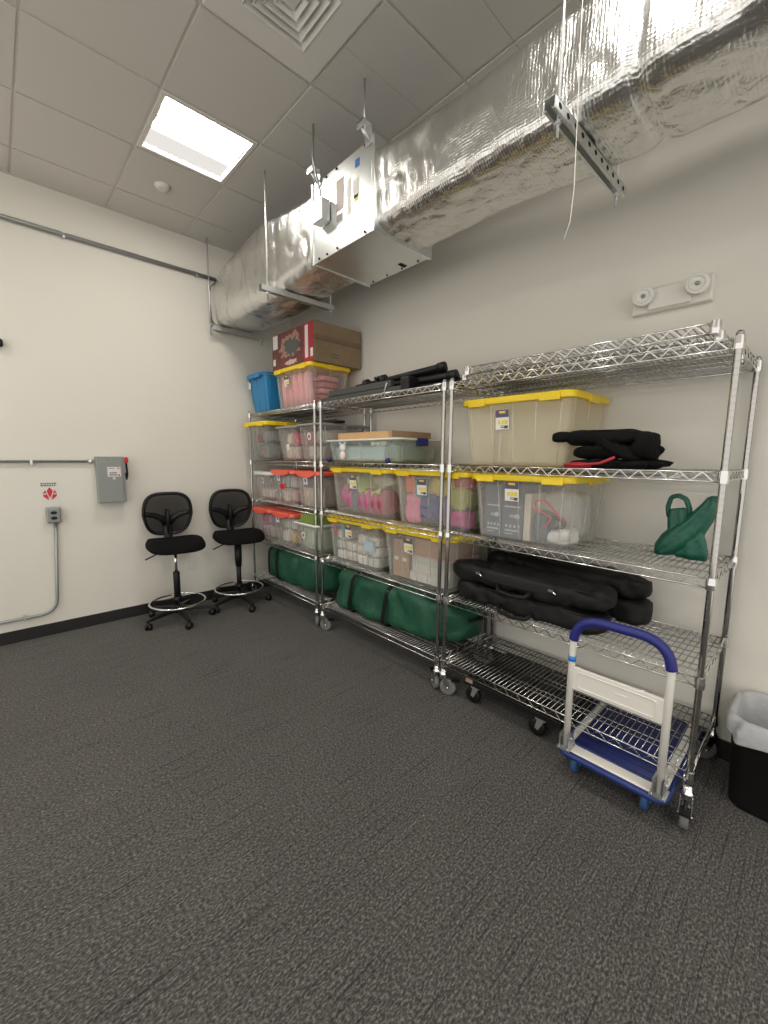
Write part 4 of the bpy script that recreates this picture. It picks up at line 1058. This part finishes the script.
# ------------------------------------------------------------------ drafting stools
def stool(label, loc, rz, low, a0):
    t = thing('drafting_stool', label, 'stool', (loc[0], loc[1], 0), rz, 'black drafting stools by the far wall')
    # five-star base, each arm with its caster
    for k in range(5):
        a = 2*PI*k/5+a0; c, s = math.cos(a), math.sin(a)
        R = lambda r, w, z: (c*r-s*w, s*r+c*w, z)
        rings = []
        for r_, w, z0, z1 in ((.02, .026, .085, .135), (.12, .024, .085, .122), (.22, .020, .078, .106), (.305, .016, .070, .090)):
            rings.append([R(r_, -w, z0), R(r_, w, z0), R(r_, w*.8, z1), R(r_, -w*.8, z1)])
        lg = part('leg', MB().loft(rings, smooth=False), M_black, t, bevel=.004)
        b = MB().tube([R(.29, 0, .035), R(.29, 0, .075)], .008, 8)
        b.soft(R(.29, 0, .046), (.05, .05, .034), 2.6, 14, 8)
        part('caster_fork', b, M_black, lg)
        b = MB()
        q = a+.7; ux, uy = math.cos(q), math.sin(q); cx, cy, _ = R(.29, 0, 0)
        for e in (-.016, .016):
            b.tube([(cx-uy*(e-.009), cy+ux*(e-.009), .027), (cx-uy*(e+.009), cy+ux*(e+.009), .027)], .027, 16)
        part('caster_wheel', b, M_black, lg)
    part('hub', MB().lathe([(0, .075), (.042, .075), (.045, .10), (.038, .14), (.03, .15), (0, .15)], n=18), M_black, t)
    if low:
        part('gas_lift', MB().lathe([(0, .12), (.029, .12), (.029, .455), (.024, .465), (0, .465)], n=18), M_black, t)
        part('piston', MB().lathe([(0, .44), (.0135, .44), (.0135, .66), (0, .66)], n=14), M_chrome2, t, label='chrome lift piston')
    else:
        part('gas_lift', MB().lathe([(0, .12), (.024, .12), (.024, .47), (0, .47)], n=18), M_black, t)
        part('piston_cover', MB().lathe([(0, .41), (.031, .41), (.036, .50), (.036, .66), (0, .66)], n=18), M_black, t)
    ring = MB().tube([(.235*math.cos(2*PI*i/44), .235*math.sin(2*PI*i/44), .178) for i in range(44)], .0095, 10, closed=True)
    fr = part('foot_ring', ring, M_chrome2, t, label='chrome foot ring')
    b = MB()
    for k in range(3):
        a = 2*PI*k/3+.5; b.tube([(.03*math.cos(a), .03*math.sin(a), .20), (.12*math.cos(a), .12*math.sin(a), .185), (.232*math.cos(a), .232*math.sin(a), .178)], .008, 8)
    b.lathe([(0, .175), (.036, .175), (.036, .225), (0, .225)], n=16)
    part('ring_spoke', b, M_black, fr)
    b = MB().box(-.10, .10, -.10, .12, .660, .696)
    part('seat_mechanism', b, M_black, t, bevel=.006)
    part('lift_lever', MB().tube([(-.06, -.02, .670), (-.14, -.03, .660), (-.20, -.04, .637), (-.25, -.045, .618)], .0065, 8), M_black, t)
    # seat: waterfall cushion
    sg = lambda v, e: math.copysign(abs(v)**e, v); rings = []; n = 48
    for f, zz in ((.86, .694), (.96, .702), (1.0, .718), (1.0, .734), (.98, .750), (.92, .762), (.70, .770), (.35, .770), (.05, .770)):
        ring = []
        for i in range(n):
            a = 2*PI*i/n; x = .238*f*sg(math.cos(a), .56); y = .225*f*sg(math.sin(a), .56)-.035
            wz = -.038*max(0, (-y-.11)/.15)**1.5 if zz > .71 else -.018*max(0, (-y-.13)/.13)
            x *= 1-.06*max(0, (y+.035)/.225)
            ring.append((x, y, zz+wz+.02*(x/.245)**2*(1 if zz > .76 else 0)))
        rings.append(ring)
    part('seat', MB().loft(rings), M_blackfab, t)
    # backrest
    def out(a, f=1.0):
        x = .205*f*sg(math.cos(a), .56); z = .195*f*sg(math.sin(a), .62)
        x *= 1-.16*max(0, -z/.195)-.05*max(0, z/.195)
        return x, z
    def at(x, z): return (x, .235-.55*(x*x)*1.4-.12*z+.02, 0.978+z)
    ring = [at(*out(2*PI*i/56)) for i in range(56)]
    part('backrest_frame', MB().tube(ring, .0155, 10, closed=True, flat=(1.45, 1.0)), M_black, t)
    rings = []
    for f in (1.0, .75, .5, .25, .03):
        rings.append([at(*out(2*PI*i/56, f)) for i in range(56)])
    part('mesh_panel', MB().loft(rings, False, True), M_chairmesh, t)
    b = MB()
    def off(x, z, d=.02): p_ = at(x, z); return (p_[0], p_[1]+d-.012, p_[2])
    for s in (-1, 1):
        b.tube([off(s*.012, -.10), off(s*.05, -.045), off(s*.11, -.012), off(s*.165, .0), off(s*.197, .012)], [.034, .031, .027, .023, .020], 8, flat=(.55, 1))
    b.tube([off(0, -.20), off(0, -.12), off(0, -.04), off(0, .035)], [.036, .050, .056, .046], 10, flat=(1, .4))
    part('back_support', b, M_black, t)
    b = MB().tube([(0, .06, .672), (0, .18, .674), (0, .25, .70), (0, .27, .76), (0, .268, .86)], [.022, .024, .026, .028, .03], 10, flat=(1.4, .6))
    part('back_bar', b, M_black, t)
    return t
stool('black drafting stool with exposed chrome piston, away from the shelves', (-1.487, -.375), -.09, True, math.radians(59))
stool('black drafting stool with all-black column, next to the shelves', (-.885, -.36), -.15, False, math.radians(62.1))

# ------------------------------------------------------------------ camera and render look
yaw, pitch, roll = math.radians(-43.1166), math.radians(-7.4986), math.radians(.5163)
f = Vector((-math.sin(yaw)*math.cos(pitch), math.cos(yaw)*math.cos(pitch), math.sin(pitch)))
rt = Vector((math.cos(yaw), math.sin(yaw), 0)); up = rt.cross(f)
r2 = math.cos(roll)*rt+math.sin(roll)*up; u2 = -math.sin(roll)*rt+math.cos(roll)*up
cam = bpy.data.cameras.new('camera'); cam.sensor_fit = 'HORIZONTAL'; cam.sensor_width = 36; cam.lens = 36*414.4792/768
cam.clip_start = .02
co = bpy.data.objects.new('camera', cam); COL.objects.link(co)
Mx = Matrix.Identity(4)
for i in range(3): Mx[i][0], Mx[i][1], Mx[i][2] = r2[i], u2[i], -f[i]
Mx[0][3], Mx[1][3], Mx[2][3] = -2.6387, -4.417, 1.5294
co.matrix_world = Mx; scn.camera = co
w = bpy.data.worlds.new('world'); scn.world = w; w.use_nodes = True
w.node_tree.nodes['Background'].inputs[0].default_value = (1, .965, .91, 1); w.node_tree.nodes['Background'].inputs[1].default_value = 0.50
scn.view_settings.view_transform = 'Standard'; scn.view_settings.look = 'None'
scn.view_settings.exposure = 1.46; scn.view_settings.gamma = 1; scn.view_settings.use_curve_mapping = False
scn.cycles.max_bounces = 14; scn.cycles.diffuse_bounces = 10; scn.cycles.glossy_bounces = 5; scn.cycles.transmission_bounces = 6
scn.cycles.transparent_max_bounces = 24; scn.cycles.sample_clamp_indirect = 4; scn.cycles.use_denoising = True
scn.cycles.caustics_reflective = False; scn.cycles.caustics_refractive = False
